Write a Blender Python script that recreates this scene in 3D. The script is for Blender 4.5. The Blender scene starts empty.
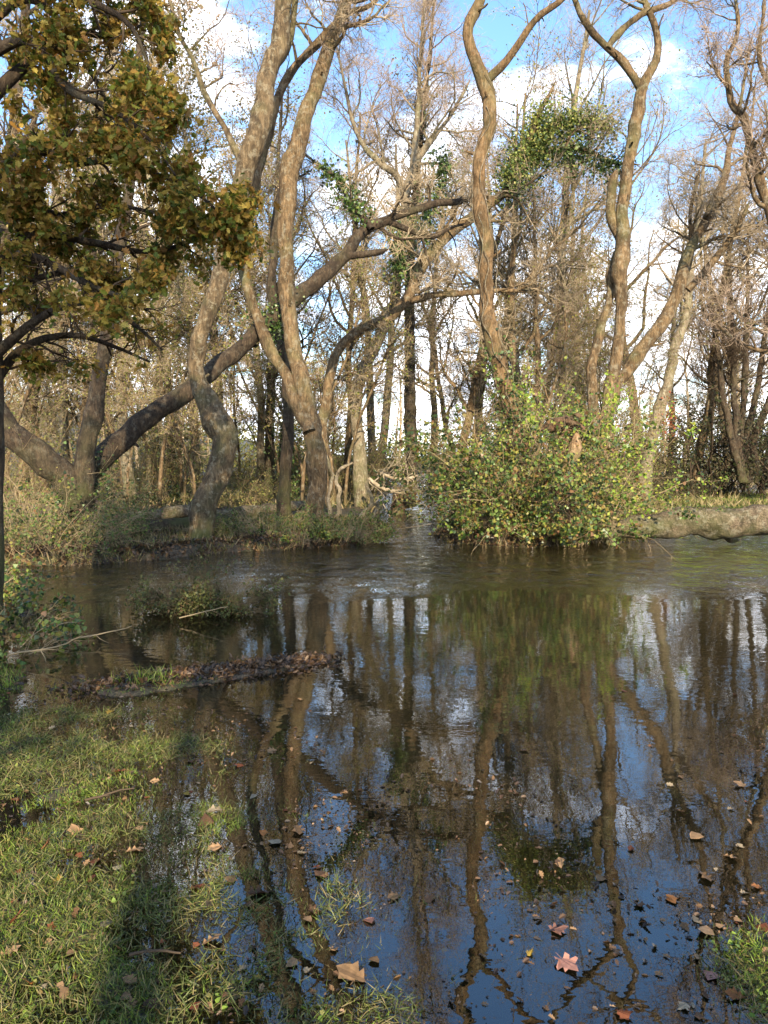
import bpy, math
import numpy as np
from mathutils import Vector

R = math.radians
rng = np.random.default_rng(11)
SC = bpy.context.scene
COL = SC.collection

# ------------------------------------------------------------------ camera, world, sun, exposure
PITCH, CAMH, FPX = R(4.3), 1.6, 739.6
cd = bpy.data.cameras.new("Camera")
cam = bpy.data.objects.new("Camera", cd)
COL.objects.link(cam)
cam.location = (0, 0, CAMH)
cam.rotation_euler = (R(90) - PITCH, 0, 0)
cd.sensor_width = 36
cd.lens = 26
cd.clip_start = 0.05
cd.clip_end = 2000
SC.camera = cam

SUN_EL, SUN_AZ = R(24), R(171.6)          # azimuth clockwise from +Y: behind the viewer, a little to the right
wd = bpy.data.worlds.new("World")
SC.world = wd
wd.use_nodes = True
nt = wd.node_tree
nt.nodes.clear()


def N(tree, kind, **kw):
    n = tree.nodes.new(kind)
    for k, v in kw.items():
        if isinstance(k, str) and hasattr(n, k):
            setattr(n, k, v)
    return n


def inp(n, **kw):
    for k, v in kw.items():
        n.inputs[k.replace('_', ' ')].default_value = v
    return n


L = nt.links.new
sky = N(nt, 'ShaderNodeTexSky', sky_type='NISHITA', sun_disc=False, sun_elevation=SUN_EL, sun_rotation=SUN_AZ)
sky.air_density = 1.0
sky.dust_density = 0.6
sky.ozone_density = 2.0
tc = N(nt, 'ShaderNodeTexCoord')
sep = N(nt, 'ShaderNodeSeparateXYZ')
L(tc.outputs['Generated'], sep.inputs[0])


def M(tree, op, a, b=None, c=None, clamp=False):
    n = tree.nodes.new('ShaderNodeMath')
    n.operation = op
    n.use_clamp = clamp
    for i, v in enumerate((a, b, c)):
        if v is None:
            continue
        if isinstance(v, (int, float)):
            n.inputs[i].default_value = v
        else:
            tree.links.new(v, n.inputs[i])
    return n.outputs[0]


zc = M(nt, 'MAXIMUM', sep.outputs[2], 0.0)
zd = M(nt, 'ADD', zc, 0.18)
cmb = N(nt, 'ShaderNodeCombineXYZ')
L(M(nt, 'DIVIDE', sep.outputs[0], zd), cmb.inputs[0])
L(M(nt, 'DIVIDE', sep.outputs[1], zd), cmb.inputs[1])
cmb.inputs[2].default_value = 3.7
cn = N(nt, 'ShaderNodeTexNoise')
inp(cn, Scale=1.9, Detail=8.0, Roughness=0.60, Distortion=0.35)
L(cmb.outputs[0], cn.inputs['Vector'])
low = M(nt, 'MULTIPLY', M(nt, 'SUBTRACT', 0.50, zc), 0.46)
cf = M(nt, 'ADD', cn.outputs['Fac'], low)
mr = N(nt, 'ShaderNodeMapRange')
mr.interpolation_type = 'SMOOTHSTEP'
inp(mr, From_Min=0.535, From_Max=0.70)
L(cf, mr.inputs['Value'])
cmix = N(nt, 'ShaderNodeMix', data_type='RGBA')
L(mr.outputs[0], cmix.inputs['Factor'])
hsv = N(nt, 'ShaderNodeHueSaturation')
inp(hsv, Saturation=1.12, Value=1.3)
L(sky.outputs[0], hsv.inputs['Color'])
L(hsv.outputs[0], cmix.inputs[6])
cn2 = N(nt, 'ShaderNodeTexNoise')
inp(cn2, Scale=4.0, Detail=6.0, Roughness=0.6)
L(cmb.outputs[0], cn2.inputs['Vector'])
cr = N(nt, 'ShaderNodeValToRGB')
cr.color_ramp.elements[0].position, cr.color_ramp.elements[0].color = .36, (.34, .37, .43, 1)
cr.color_ramp.elements[1].position, cr.color_ramp.elements[1].color = .62, (1, 1, 1, 1)
L(cn2.outputs['Fac'], cr.inputs[0])
csc = N(nt, 'ShaderNodeMix', data_type='RGBA', blend_type='MULTIPLY')
csc.inputs['Factor'].default_value = 1
csc.inputs[6].default_value = (15.0, 15.3, 15.8, 1)
L(cr.outputs[0], csc.inputs[7])
L(csc.outputs[2], cmix.inputs[7])
bg = N(nt, 'ShaderNodeBackground')
bg.inputs['Strength'].default_value = 0.135
L(cmix.outputs[2], bg.inputs['Color'])
wo = N(nt, 'ShaderNodeOutputWorld')
L(bg.outputs[0], wo.inputs[0])

sun_to = Vector((math.sin(SUN_AZ) * math.cos(SUN_EL), math.cos(SUN_AZ) * math.cos(SUN_EL), math.sin(SUN_EL)))
sd = bpy.data.lights.new("Sun", 'SUN')
sd.energy = 5.0
sd.angle = R(0.53)
sd.color = (1.0, 0.84, 0.61)
so = bpy.data.objects.new("Sun", sd)
COL.objects.link(so)
so.rotation_euler = (-sun_to).to_track_quat('-Z', 'Y').to_euler()

SC.view_settings.view_transform = 'Standard'
SC.view_settings.look = 'None'
SC.view_settings.exposure = 1.3
SC.view_settings.gamma = 1
SC.view_settings.use_curve_mapping = False
SC.cycles.max_bounces = 6
SC.cycles.diffuse_bounces = 2
SC.cycles.glossy_bounces = 3
SC.cycles.transparent_max_bounces = 12
SC.cycles.use_denoising = True
SC.cycles.caustics_reflective = False
SC.cycles.caustics_refractive = False


# ------------------------------------------------------------------ numeric helpers
def at(px, py, D):
    """world point on the sight line of pixel (px, py) at forward distance D"""
    u, v = (px - 384) / FPX, (512 - py) / FPX
    dy = math.cos(PITCH) + v * math.sin(PITCH)
    dz = -math.sin(PITCH) + v * math.cos(PITCH)
    t = D / dy
    return np.array([u * t, D, CAMH + dz * t])


def onwater(px, py, z=0.0):
    u, v = (px - 384) / FPX, (512 - py) / FPX
    dy = math.cos(PITCH) + v * math.sin(PITCH)
    dz = -math.sin(PITCH) + v * math.cos(PITCH)
    t = (z - CAMH) / dz
    return np.array([u * t, dy * t, z])


def nrm(a):
    return a / np.maximum(np.linalg.norm(a, axis=-1, keepdims=True), 1e-9)


def hash3(ix, iy, iz):
    h = np.sin(ix * 127.1 + iy * 311.7 + iz * 74.7) * 43758.5453
    return h - np.floor(h)


def noise3(p):
    f = np.floor(p)
    t = p - f
    t = t * t * (3 - 2 * t)
    out = 0
    for dx in (0, 1):
        for dy in (0, 1):
            for dz in (0, 1):
                w = ((t[..., 0] if dx else 1 - t[..., 0]) * (t[..., 1] if dy else 1 - t[..., 1])
                     * (t[..., 2] if dz else 1 - t[..., 2]))
                out = out + w * hash3(f[..., 0] + dx, f[..., 1] + dy, f[..., 2] + dz)
    return out


def noise2(x, y, s):
    return noise3(np.stack([x * s, y * s, np.full_like(x, 0.5)], -1))


def sstep(x):
    x = np.clip(x, 0, 1)
    return x * x * (3 - 2 * x)


# ------------------------------------------------------------------ object helpers
def mesh_obj(name, V, Fs, mat, parent=None, base=(0, 0, 0), smooth=True, fmats=None):
    """link ONE mesh object; V in world coordinates, Fs a list of (n, k) face arrays"""
    base = np.asarray(base, float)
    V = np.asarray(V, float) - base
    me = bpy.data.meshes.new(name)
    me.vertices.add(len(V))
    me.vertices.foreach_set('co', V.astype(np.float32).ravel())
    Fs = [np.asarray(f, np.int32) for f in Fs if len(f)]
    loops = np.concatenate([f.ravel() for f in Fs])
    counts = np.concatenate([np.full(len(f), f.shape[1], np.int32) for f in Fs])
    starts = np.concatenate([[0], np.cumsum(counts)[:-1]]).astype(np.int32)
    me.loops.add(len(loops))
    me.loops.foreach_set('vertex_index', loops)
    me.polygons.add(len(counts))
    me.polygons.foreach_set('loop_start', starts)
    me.polygons.foreach_set('loop_total', counts)
    me.polygons.foreach_set('use_smooth', np.full(len(counts), smooth))
    mats = mat if isinstance(mat, (list, tuple)) else [mat]
    for m in mats:
        me.materials.append(m)
    if fmats is not None:
        me.polygons.foreach_set('material_index', np.concatenate([np.full(len(f), i, np.int32) for f, i in zip(Fs, fmats)]))
    me.update(calc_edges=True)
    o = bpy.data.objects.new(name, me)
    COL.objects.link(o)
    if parent is not None:
        o.parent = parent
    else:
        o.location = base
    return o


def tag(o, label, cat, group=None):
    o['label'] = label
    o['category'] = cat
    if group:
        o['group'] = group
    return o


def thing(name, label, cat, loc, group=None):
    o = bpy.data.objects.new(name, None)
    COL.objects.link(o)
    o.location = loc
    o.empty_display_size = 0.2
    return tag(o, label, cat, group)


def dup(root, loc, rotz=0.0, scale=1.0, label=None, group=None, rot=None):
    c = root.copy()
    COL.objects.link(c)
    c.location = loc
    c.rotation_euler = rot if rot is not None else (0, 0, rotz)
    c.scale = (scale,) * 3 if isinstance(scale, (int, float)) else scale
    if label:
        c['label'] = label
    if group:
        c['group'] = group
    for ch in list(root.children):
        k = ch.copy()
        COL.objects.link(k)
        k.parent = c
    return c


class Soup:
    """collects vertices and faces for one mesh"""
    def __init__(self):
        self.V, self.F, self.n = [], [], 0

    def add(self, V, Fs):
        for f in Fs:
            self.F.append(np.asarray(f) + self.n)
        self.V.append(V)
        self.n += len(V)

    def verts(self):
        return np.concatenate(self.V)

    def build(self, name, mat, parent=None, base=(0, 0, 0), smooth=True):
        return mesh_obj(name, self.verts(), self.F, mat, parent, base, smooth)


def tubes(P, Rad, k, rough=0.0, freq=3.0):
    B, n, _ = P.shape
    T = nrm(np.gradient(P, axis=1))
    ax = np.argmin(np.abs(T).max(1), axis=1)
    ref = np.eye(3)[ax][:, None, :]
    U = nrm(ref - (ref * T).sum(-1, keepdims=True) * T)
    W = np.cross(T, U)
    a = np.arange(k) * 2 * np.pi / k
    ring = np.cos(a)[:, None] * U[:, :, None, :] + np.sin(a)[:, None] * W[:, :, None, :]
    rr = Rad[:, :, None, None]
    if rough:
        q = P[:, :, None, :] + ring * rr
        rr = rr * (1 + rough * 2 * (noise3(q * freq)[..., None] - 0.5) + rough * (noise3(q * freq * 3.1)[..., None] - 0.5))
    V = (P[:, :, None, :] + ring * rr).reshape(-1, 3)
    b = np.arange(B)[:, None, None] * n * k
    i = np.arange(n - 1)[None, :, None]
    j = np.arange(k)[None, None, :]
    j2 = (j + 1) % k
    F = np.stack([b + i * k + j, b + i * k + j2, b + (i + 1) * k + j2, b + (i + 1) * k + j], -1).reshape(-1, 4)
    return V, [F]


def walk(pos, d, Ln, m, wander, up):
    P = np.empty((len(pos), m, 3))
    P[:, 0] = pos
    d = nrm(d)
    st = (Ln / (m - 1))[:, None]
    for j in range(1, m):
        P[:, j] = P[:, j - 1] + d * st
        d = nrm(d + wander * rng.normal(size=d.shape) + np.array([0, 0, up]))
    return P


def spawn(P, Rad, per, t0, t1, Ln, m, ang=(30, 65), wander=0.25, up=0.08, rs=0.55, rmin=0.0015, rmax=1.0, taper=0.25, spread=1.0):
    """children of every branch in P: returns (B*per, m, 3) points and radii"""
    B, n, _ = P.shape
    t = t0 + (t1 - t0) * (np.arange(per)[None, :] + rng.random((B, per))) / per
    f = np.clip(t * (n - 1), 0, n - 1.001)
    i = f.astype(int)
    fr = (f - i)[..., None]
    bi = np.arange(B)[:, None]
    p0, p1 = P[bi, i], P[bi, i + 1]
    pos = (p0 * (1 - fr) + p1 * fr).reshape(-1, 3)
    tan = nrm(p1 - p0).reshape(-1, 3)
    rad = (Rad[bi, i] * (1 - fr[..., 0]) + Rad[bi, i + 1] * fr[..., 0]).reshape(-1)
    perp = nrm(np.cross(tan, rng.normal(size=tan.shape)))
    perp = nrm(perp * np.array([1, spread, 1]))
    a = np.radians(rng.uniform(ang[0], ang[1], len(pos)))[:, None]
    d = np.cos(a) * tan + np.sin(a) * perp
    ln = Ln * rng.uniform(0.55, 1.25, len(pos)) * (1 - 0.45 * t.reshape(-1))
    C = walk(pos, d, ln, m, wander, up)
    r0 = np.clip(rad * rs * rng.uniform(0.7, 1.1, len(pos)), rmin, rmax)
    CR = r0[:, None] * np.linspace(1, taper, m)[None, :]
    return C, CR


def smooth_path(pts, step):
    """Catmull-Rom through rows (x, y, z, r), resampled"""
    p = np.asarray(pts, float)
    e = np.vstack([2 * p[0] - p[1], p, 2 * p[-1] - p[-2]])
    out = []
    for i in range(1, len(e) - 2):
        n = max(2, int(np.linalg.norm(e[i + 1, :3] - e[i, :3]) / step))
        for t in np.arange(n) / n:
            out.append(0.5 * (2 * e[i] + (e[i + 1] - e[i - 1]) * t + (2 * e[i - 1] - 5 * e[i] + 4 * e[i + 1] - e[i + 2]) * t * t
                              + (3 * e[i] - e[i - 1] - 3 * e[i + 1] + e[i + 2]) * t ** 3))
    out.append(e[-2])
    out = np.array(out)
    out[:, 3] = np.maximum(out[:, 3], 0.004)
    return out


def spine(px_pts, D0, D1=None, step=0.14, jit=0.0):
    """(px, py, width px) rows -> smooth world spine with radius"""
    D1 = D0 if D1 is None else D1
    q = np.array(px_pts, float)
    seg = np.concatenate([[0], np.cumsum(np.hypot(np.diff(q[:, 0]), np.diff(q[:, 1])))])
    seg /= seg[-1]
    rows = []
    for (x, y, w), s in zip(q, seg):
        D = D0 + (D1 - D0) * s + jit * math.sin(s * 7 + q[0, 0])
        rows.append((*at(x, y, D), 0.5 * w * D / FPX))
    return smooth_path(rows, step)


# leaf templates (x across, y along, z out of plane), faces
T_DIA = (np.array([(0, 0, 0), (.34, .5, .08), (0, 1, 0), (-.34, .5, .08)]), [np.array([[0, 1, 2, 3]])])
T_IVY = (np.array([(0, 0, 0), (.45, .2, .06), (.32, .62, .03), (0, 1, -.05), (-.32, .62, .03), (-.45, .2, .06)]),
         [np.array([[0, 1, 2, 3, 4, 5]])])
_o = [(0, 0), (.07, .1), (.24, .2), (.13, .31), (.35, .45), (.19, .57), (.32, .73), (.15, .82), (0, 1)]
T_OAK = (np.array([(x, y, .35 * x - .12 * (y - .5) ** 2) for x, y in _o] + [(-x, y, .35 * x - .12 * (y - .5) ** 2) for x, y in _o[1:-1]]),
         [np.array([[0, 1, 2, 3, 4, 5, 6, 7, 8], [8, 15, 14, 13, 12, 11, 10, 9, 0]])])
_m = [(0, 0), (.10, -.02), (.28, -.10), (.36, .08), (.27, .16), (.50, .28), (.53, .40), (.40, .41), (.30, .46), (.36, .62), (.20, .64), (.13, .76), (0, 1)]
_k = len(_m)
T_MAP = (np.array([(x, y, .2 * x * x) for x, y in _m] + [(-x * .93, y + .03 * x, .3 * x * x) for x, y in _m[1:-1]]),
         [np.array([list(range(_k)), [_k - 1] + list(range(2 * _k - 3, _k - 1, -1)) + [0]])])
T_BLADE = (np.array([(-.5, 0, 0), (.5, 0, 0), (.42, .5, .10), (-.42, .5, .10), (0.05, 1, .42)]),
           [np.array([[0, 1, 2, 3]]), np.array([[3, 2, 4]])])


def leaf_cloud(P, size, tmpl, bias=0.8, face=(0, -0.25, 1), down=0.0):
    P = np.asarray(P)
    n = len(P)
    tv, tf = tmpl
    size = np.broadcast_to(size, (n,)) * rng.uniform(0.45, 1.3, n)
    nn = nrm(rng.normal(size=(n, 3)) + bias * np.asarray(face, float))
    a = rng.normal(size=(n, 3)) - np.array([0, 0, down])
    d = nrm(a - (a * nn).sum(-1, keepdims=True) * nn)
    w = np.cross(d, nn)
    s = size[:, None, None]
    V = P[:, None] + s * (tv[None, :, 0:1] * w[:, None] + tv[None, :, 1:2] * d[:, None] + tv[None, :, 2:3] * nn[:, None])
    k = len(tv)
    off = (np.arange(n) * k)[:, None, None]
    return V.reshape(-1, 3), [(f[None] + off).reshape(-1, f.shape[1]) for f in tf]


def blades(P, ln, wd_, lean=0.5):
    n = len(P)
    tv, tf = T_BLADE
    ln = ln * rng.uniform(0.45, 1.3, n)
    up = nrm(np.array([0, 0, 1.0]) + lean * rng.normal(size=(n, 3)) * np.array([1, 1, .3]))
    w = nrm(np.cross(up, rng.normal(size=(n, 3))))
    o = np.cross(w, up)
    V = P[:, None] + (wd_ * tv[None, :, 0:1]) * w[:, None] + ln[:, None, None] * (tv[None, :, 1:2] * up[:, None] + tv[None, :, 2:3] * o[:, None])
    k = len(tv)
    off = (np.arange(n) * k)[:, None, None]
    return V.reshape(-1, 3), [(f[None] + off).reshape(-1, f.shape[1]) for f in tf]


def on_branches(P, n, jit, t0=0.2):
    """n random points along the branches P, jittered"""
    B, m, _ = P.shape
    b = rng.integers(0, B, n)
    f = np.clip((t0 + (1 - t0) * rng.random(n)) * (m - 1), 0, m - 1.001)
    i = f.astype(int)
    fr = (f - i)[:, None]
    return P[b, i] * (1 - fr) + P[b, i + 1] * fr + rng.normal(size=(n, 3)) * jit


# ------------------------------------------------------------------ materials
def new_mat(name):
    m = bpy.data.materials.new(name)
    m.use_nodes = True
    t = m.node_tree
    t.nodes.clear()
    out = t.nodes.new('ShaderNodeOutputMaterial')
    return m, t, out


def ramp(t, fac, stops, interp='LINEAR'):
    r = t.nodes.new('ShaderNodeValToRGB')
    r.color_ramp.interpolation = interp
    el = r.color_ramp.elements
    while len(el) < len(stops):
        el.new(0.5)
    for e, (p, c) in zip(el, stops):
        e.position = p
        e.color = (*c, 1)
    t.links.new(fac, r.inputs[0])
    return r.outputs[0]


def mixc(t, fac, a, b, mode='MIX'):
    n = t.nodes.new('ShaderNodeMix')
    n.data_type = 'RGBA'
    n.blend_type = mode
    if isinstance(fac, (int, float)):
        n.inputs['Factor'].default_value = fac
    else:
        t.links.new(fac, n.inputs['Factor'])
    for s, v in ((6, a), (7, b)):
        if isinstance(v, tuple):
            n.inputs[s].default_value = (*v, 1)
        else:
            t.links.new(v, n.inputs[s])
    return n.outputs[2]


def noise_node(t, vec, scale, detail=4, rough=0.55, dist=0.0):
    n = t.nodes.new('ShaderNodeTexNoise')
    n.inputs['Scale'].default_value = scale
    n.inputs['Detail'].default_value = detail
    n.inputs['Roughness'].default_value = rough
    n.inputs['Distortion'].default_value = dist
    if vec is not None:
        t.links.new(vec, n.inputs['Vector'])
    return n.outputs['Fac']


def mapped(t, vec, scale):
    n = t.nodes.new('ShaderNodeMapping')
    n.inputs['Scale'].default_value = scale
    t.links.new(vec, n.inputs['Vector'])
    return n.outputs[0]


def rng_node(t, v, a, b, c=0.0, d=1.0):
    n = t.nodes.new('ShaderNodeMapRange')
    t.links.new(v, n.inputs['Value'])
    n.inputs['From Min'].default_value = a
    n.inputs['From Max'].default_value = b
    n.inputs['To Min'].default_value = c
    n.inputs['To Max'].default_value = d
    return n.outputs[0]


def bark(name, dark, mid, light, lichen=0.3, moss=0.5, stretch=0.13, bump=0.9, mossh=0.9, lich=(.36, .35, .26), alg=.55):
    m, t, out = new_mat(name)
    tcn = t.nodes.new('ShaderNodeTexCoord')
    obj = tcn.outputs['Object']
    g = t.nodes.new('ShaderNodeNewGeometry')
    ridge = M(t, 'ADD', M(t, 'MULTIPLY', noise_node(t, mapped(t, obj, (1, 1, stretch)), 30, 6, 0.7, 0.8), .7),
              M(t, 'MULTIPLY', noise_node(t, mapped(t, obj, (1, 1, .5)), 9, 6, 0.7, 1.0), .3))
    blot = noise_node(t, obj, 3.2, 5, 0.6)
    col = ramp(t, ridge, [(0.36, dark), (0.5, mid), (0.66, light)])
    col = mixc(t, rng_node(t, blot, 0.35, 0.7, 0.0, 0.55), col, mixc(t, 0.5, col, light))
    patch = noise_node(t, mapped(t, obj, (1, 1, .45)), 5.5, 5, 0.7, 1.2)
    col = mixc(t, rng_node(t, patch, 0.40, 0.58, 0.75, 0.0), col, dark)
    algae = noise_node(t, obj, 1.4, 4, 0.6)
    col = mixc(t, rng_node(t, algae, 0.50, 0.68, 0.0, alg), col, (.11, .115, .045))
    fl = noise_node(t, obj, 9.0, 6, 0.7)
    lf = M(t, 'MULTIPLY', rng_node(t, fl, 0.52, 0.62), lichen, clamp=True)
    col = mixc(t, lf, col, lich)
    sz = t.nodes.new('ShaderNodeSeparateXYZ')
    t.links.new(g.outputs['Position'], sz.inputs[0])
    hz = rng_node(t, sz.outputs[2], mossh, 0.0)
    mf = M(t, 'MULTIPLY', M(t, 'MULTIPLY', hz, rng_node(t, blot, 0.38, 0.6), clamp=True), moss, clamp=True)
    col = mixc(t, mf, col, (.075, .09, .022))
    b = t.nodes.new('ShaderNodeBsdfPrincipled')
    t.links.new(col, b.inputs['Base Color'])
    b.inputs['Roughness'].default_value = 0.85
    b.inputs['Specular IOR Level'].default_value = 0.25
    bp = t.nodes.new('ShaderNodeBump')
    bp.inputs['Strength'].default_value = bump
    bp.inputs['Distance'].default_value = 0.09
    t.links.new(M(t, 'ADD', ridge, M(t, 'MULTIPLY', fl, 0.4)), bp.inputs['Height'])
    t.links.new(bp.outputs[0], b.inputs['Normal'])
    t.links.new(b.outputs[0], out.inputs[0])
    return m


def twig_mat(name, a, b_):
    m, t, out = new_mat(name)
    g = t.nodes.new('ShaderNodeNewGeometry')
    col = ramp(t, g.outputs['Random Per Island'], [(0, a), (1, b_)])
    b = t.nodes.new('ShaderNodeBsdfDiffuse')
    t.links.new(col, b.inputs[0])
    t.links.new(b.outputs[0], out.inputs[0])
    return m


def leaf_mat(name, cols, trans=0.25, rough=0.55, spec=0.3):
    m, t, out = new_mat(name)
    g = t.nodes.new('ShaderNodeNewGeometry')
    n = len(cols)
    col = ramp(t, g.outputs['Random Per Island'], [((i + .5) / n, c) for i, c in enumerate(cols)])
    sp = noise_node(t, g.outputs['Position'], 60, 2)
    col = mixc(t, rng_node(t, sp, 0.4, 0.7, 0, 0.35), col, mixc(t, 0.6, col, (.05, .03, .012)))
    b = t.nodes.new('ShaderNodeBsdfPrincipled')
    t.links.new(col, b.inputs['Base Color'])
    b.inputs['Roughness'].default_value = rough
    b.inputs['Specular IOR Level'].default_value = spec
    tr = t.nodes.new('ShaderNodeBsdfTranslucent')
    t.links.new(col, tr.inputs[0])
    mx = t.nodes.new('ShaderNodeMixShader')
    mx.inputs[0].default_value = trans
    t.links.new(b.outputs[0], mx.inputs[1])
    t.links.new(tr.outputs[0], mx.inputs[2])
    t.links.new(mx.outputs[0], out.inputs[0])
    return m


B_GREY = bark('bark_lichen_grey', (.03, .021, .011), (.12, .083, .043), (.27, .195, .11), 0.5, 0.9, lich=(.29, .26, .18))
B_WARM = bark('bark_warm_brown', (.035, .022, .010), (.145, .095, .048), (.30, .205, .105), 0.3, 0.6)
B_RED = bark('bark_ochre', (.04, .024, .010), (.165, .102, .047), (.31, .20, .10), 0.12, 0.4)
B_DARK = bark('bark_dark', (.016, .011, .007), (.05, .035, .021), (.115, .08, .048), 0.1, 0.9, mossh=1.6, alg=.25)
B_PALE = bark('bark_pale', (.07, .055, .032), (.21, .165, .105), (.36, .30, .21), 0.5, 0.9, mossh=2.2)
B_LOG = bark('bark_mossy_log', (.03, .022, .013), (.15, .11, .07), (.40, .31, .21), 0.4, .6, bump=1.0, stretch=1.0, mossh=1.0)
B_DEAD = bark('dead_bleached_wood', (.16, .12, .07), (.38, .31, .21), (.55, .47, .34), 0.1, 0.2)
B_TORN = bark('torn_orange_wood', (.14, .08, .04), (.33, .22, .12), (.48, .35, .21), 0.0, 0.0, stretch=0.1)
B_ROT = bark('rotten_red_wood', (.05, .026, .015), (.15, .085, .048), (.27, .17, .10), 0.1, 0.4)
TW_TAN = twig_mat('twigs_tan', (.20, .155, .095), (.42, .335, .225))
TW_PINK = twig_mat('twigs_pinkish', (.19, .14, .10), (.38, .29, .21))
TW_DARK = twig_mat('twigs_dark', (.035, .026, .018), (.09, .066, .045))
TW_SCRUB = twig_mat('twigs_scrub', (.07, .055, .03), (.22, .17, .10))
TW_DEAD = twig_mat('twigs_dead_straw', (.16, .12, .065), (.36, .28, .17))

LF_OAK = leaf_mat('oak_leaves_turning', [(.07, .10, .014), (.13, .165, .02), (.20, .20, .026), (.22, .115, .028), (.27, .22, .03),
                                         (.24, .11, .026), (.30, .24, .035), (.38, .19, .04), (.46, .35, .07)], 0.45)
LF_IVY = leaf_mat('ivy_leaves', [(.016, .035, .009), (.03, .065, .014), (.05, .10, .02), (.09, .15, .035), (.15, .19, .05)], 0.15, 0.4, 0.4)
LF_IVYLIT = leaf_mat('ivy_leaves_sunlit', [(.04, .075, .016), (.09, .14, .025), (.17, .22, .04), (.26, .28, .065), (.34, .33, .10)], 0.2, 0.4, 0.4)  # lighter, yellower copy of the ivy colours: sunlight painted into the leaves
LF_OLIVE = leaf_mat('olive_leaves', [(.10, .10, .025), (.17, .15, .04), (.25, .20, .06), (.2, .12, .05), (.12, .13, .03)], 0.3)
LF_BRAM = leaf_mat('bramble_leaves', [(.018, .036, .009), (.03, .065, .012), (.055, .105, .018), (.10, .165, .027), (.17, .22, .038), (.25, .22, .045), (.15, .075, .028)], 0.22, 0.42, 0.4)
LF_SAP = leaf_mat('sapling_leaves', [(.11, .20, .025), (.18, .29, .035), (.26, .36, .05), (.36, .39, .06)], 0.35)
LF_DARK = leaf_mat('dark_evergreen_leaves', [(.010, .017, .006), (.018, .028, .009), (.03, .042, .013), (.05, .055, .02)], 0.1, 0.4)
LF_SCRUB = leaf_mat('scrub_leaves', [(.06, .07, .02), (.10, .11, .028), (.17, .16, .045), (.24, .20, .07), (.12, .15, .03), (.20, .22, .05), (.15, .09, .035)], 0.25)
LF_LOW = leaf_mat('low_plants', [(.03, .055, .012), (.055, .095, .02), (.09, .14, .03), (.14, .17, .04), (.12, .09, .03)], 0.2)
LF_BANKSH = leaf_mat('waterside_bush_leaves', [(.03, .042, .012), (.055, .07, .018), (.09, .105, .026), (.13, .13, .04), (.09, .055, .022)], 0.2)
GRASS = leaf_mat('grass_blades', [(.05, .075, .015), (.09, .15, .02), (.15, .24, .028), (.22, .32, .045), (.30, .31, .08), (.18, .13, .05)], 0.3, 0.45)
LF_HAZE = leaf_mat('yellow_green_leaves', [(.10, .13, .022), (.17, .20, .035), (.25, .25, .05), (.32, .27, .07), (.22, .15, .05)], .3)
GRASS_WET = leaf_mat('wet_flattened_grass', [(.04, .05, .014), (.06, .085, .018), (.09, .12, .025), (.13, .13, .04), (.18, .145, .065)], 0.15)
GRASS_DULL = leaf_mat('marsh_grass', [(.05, .06, .016), (.09, .10, .026), (.15, .14, .045), (.24, .19, .085), (.30, .23, .12)], 0.2)
LITTER = leaf_mat('dead_leaf_litter', [(.020, .014, .010), (.035, .022, .014), (.06, .034, .018), (.10, .055, .025), (.17, .10, .045)], 0.05, 0.45, 0.4)


# ------------------------------------------------------------------ ground, water
def ell(x, y, cx, cy, rx, ry, top, bot=-0.45, soft=0.35):
    d = np.sqrt(((x - cx) / rx) ** 2 + ((y - cy) / ry) ** 2)
    return bot + (top - bot) * sstep((1 + soft - d) / (2 * soft))


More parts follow.
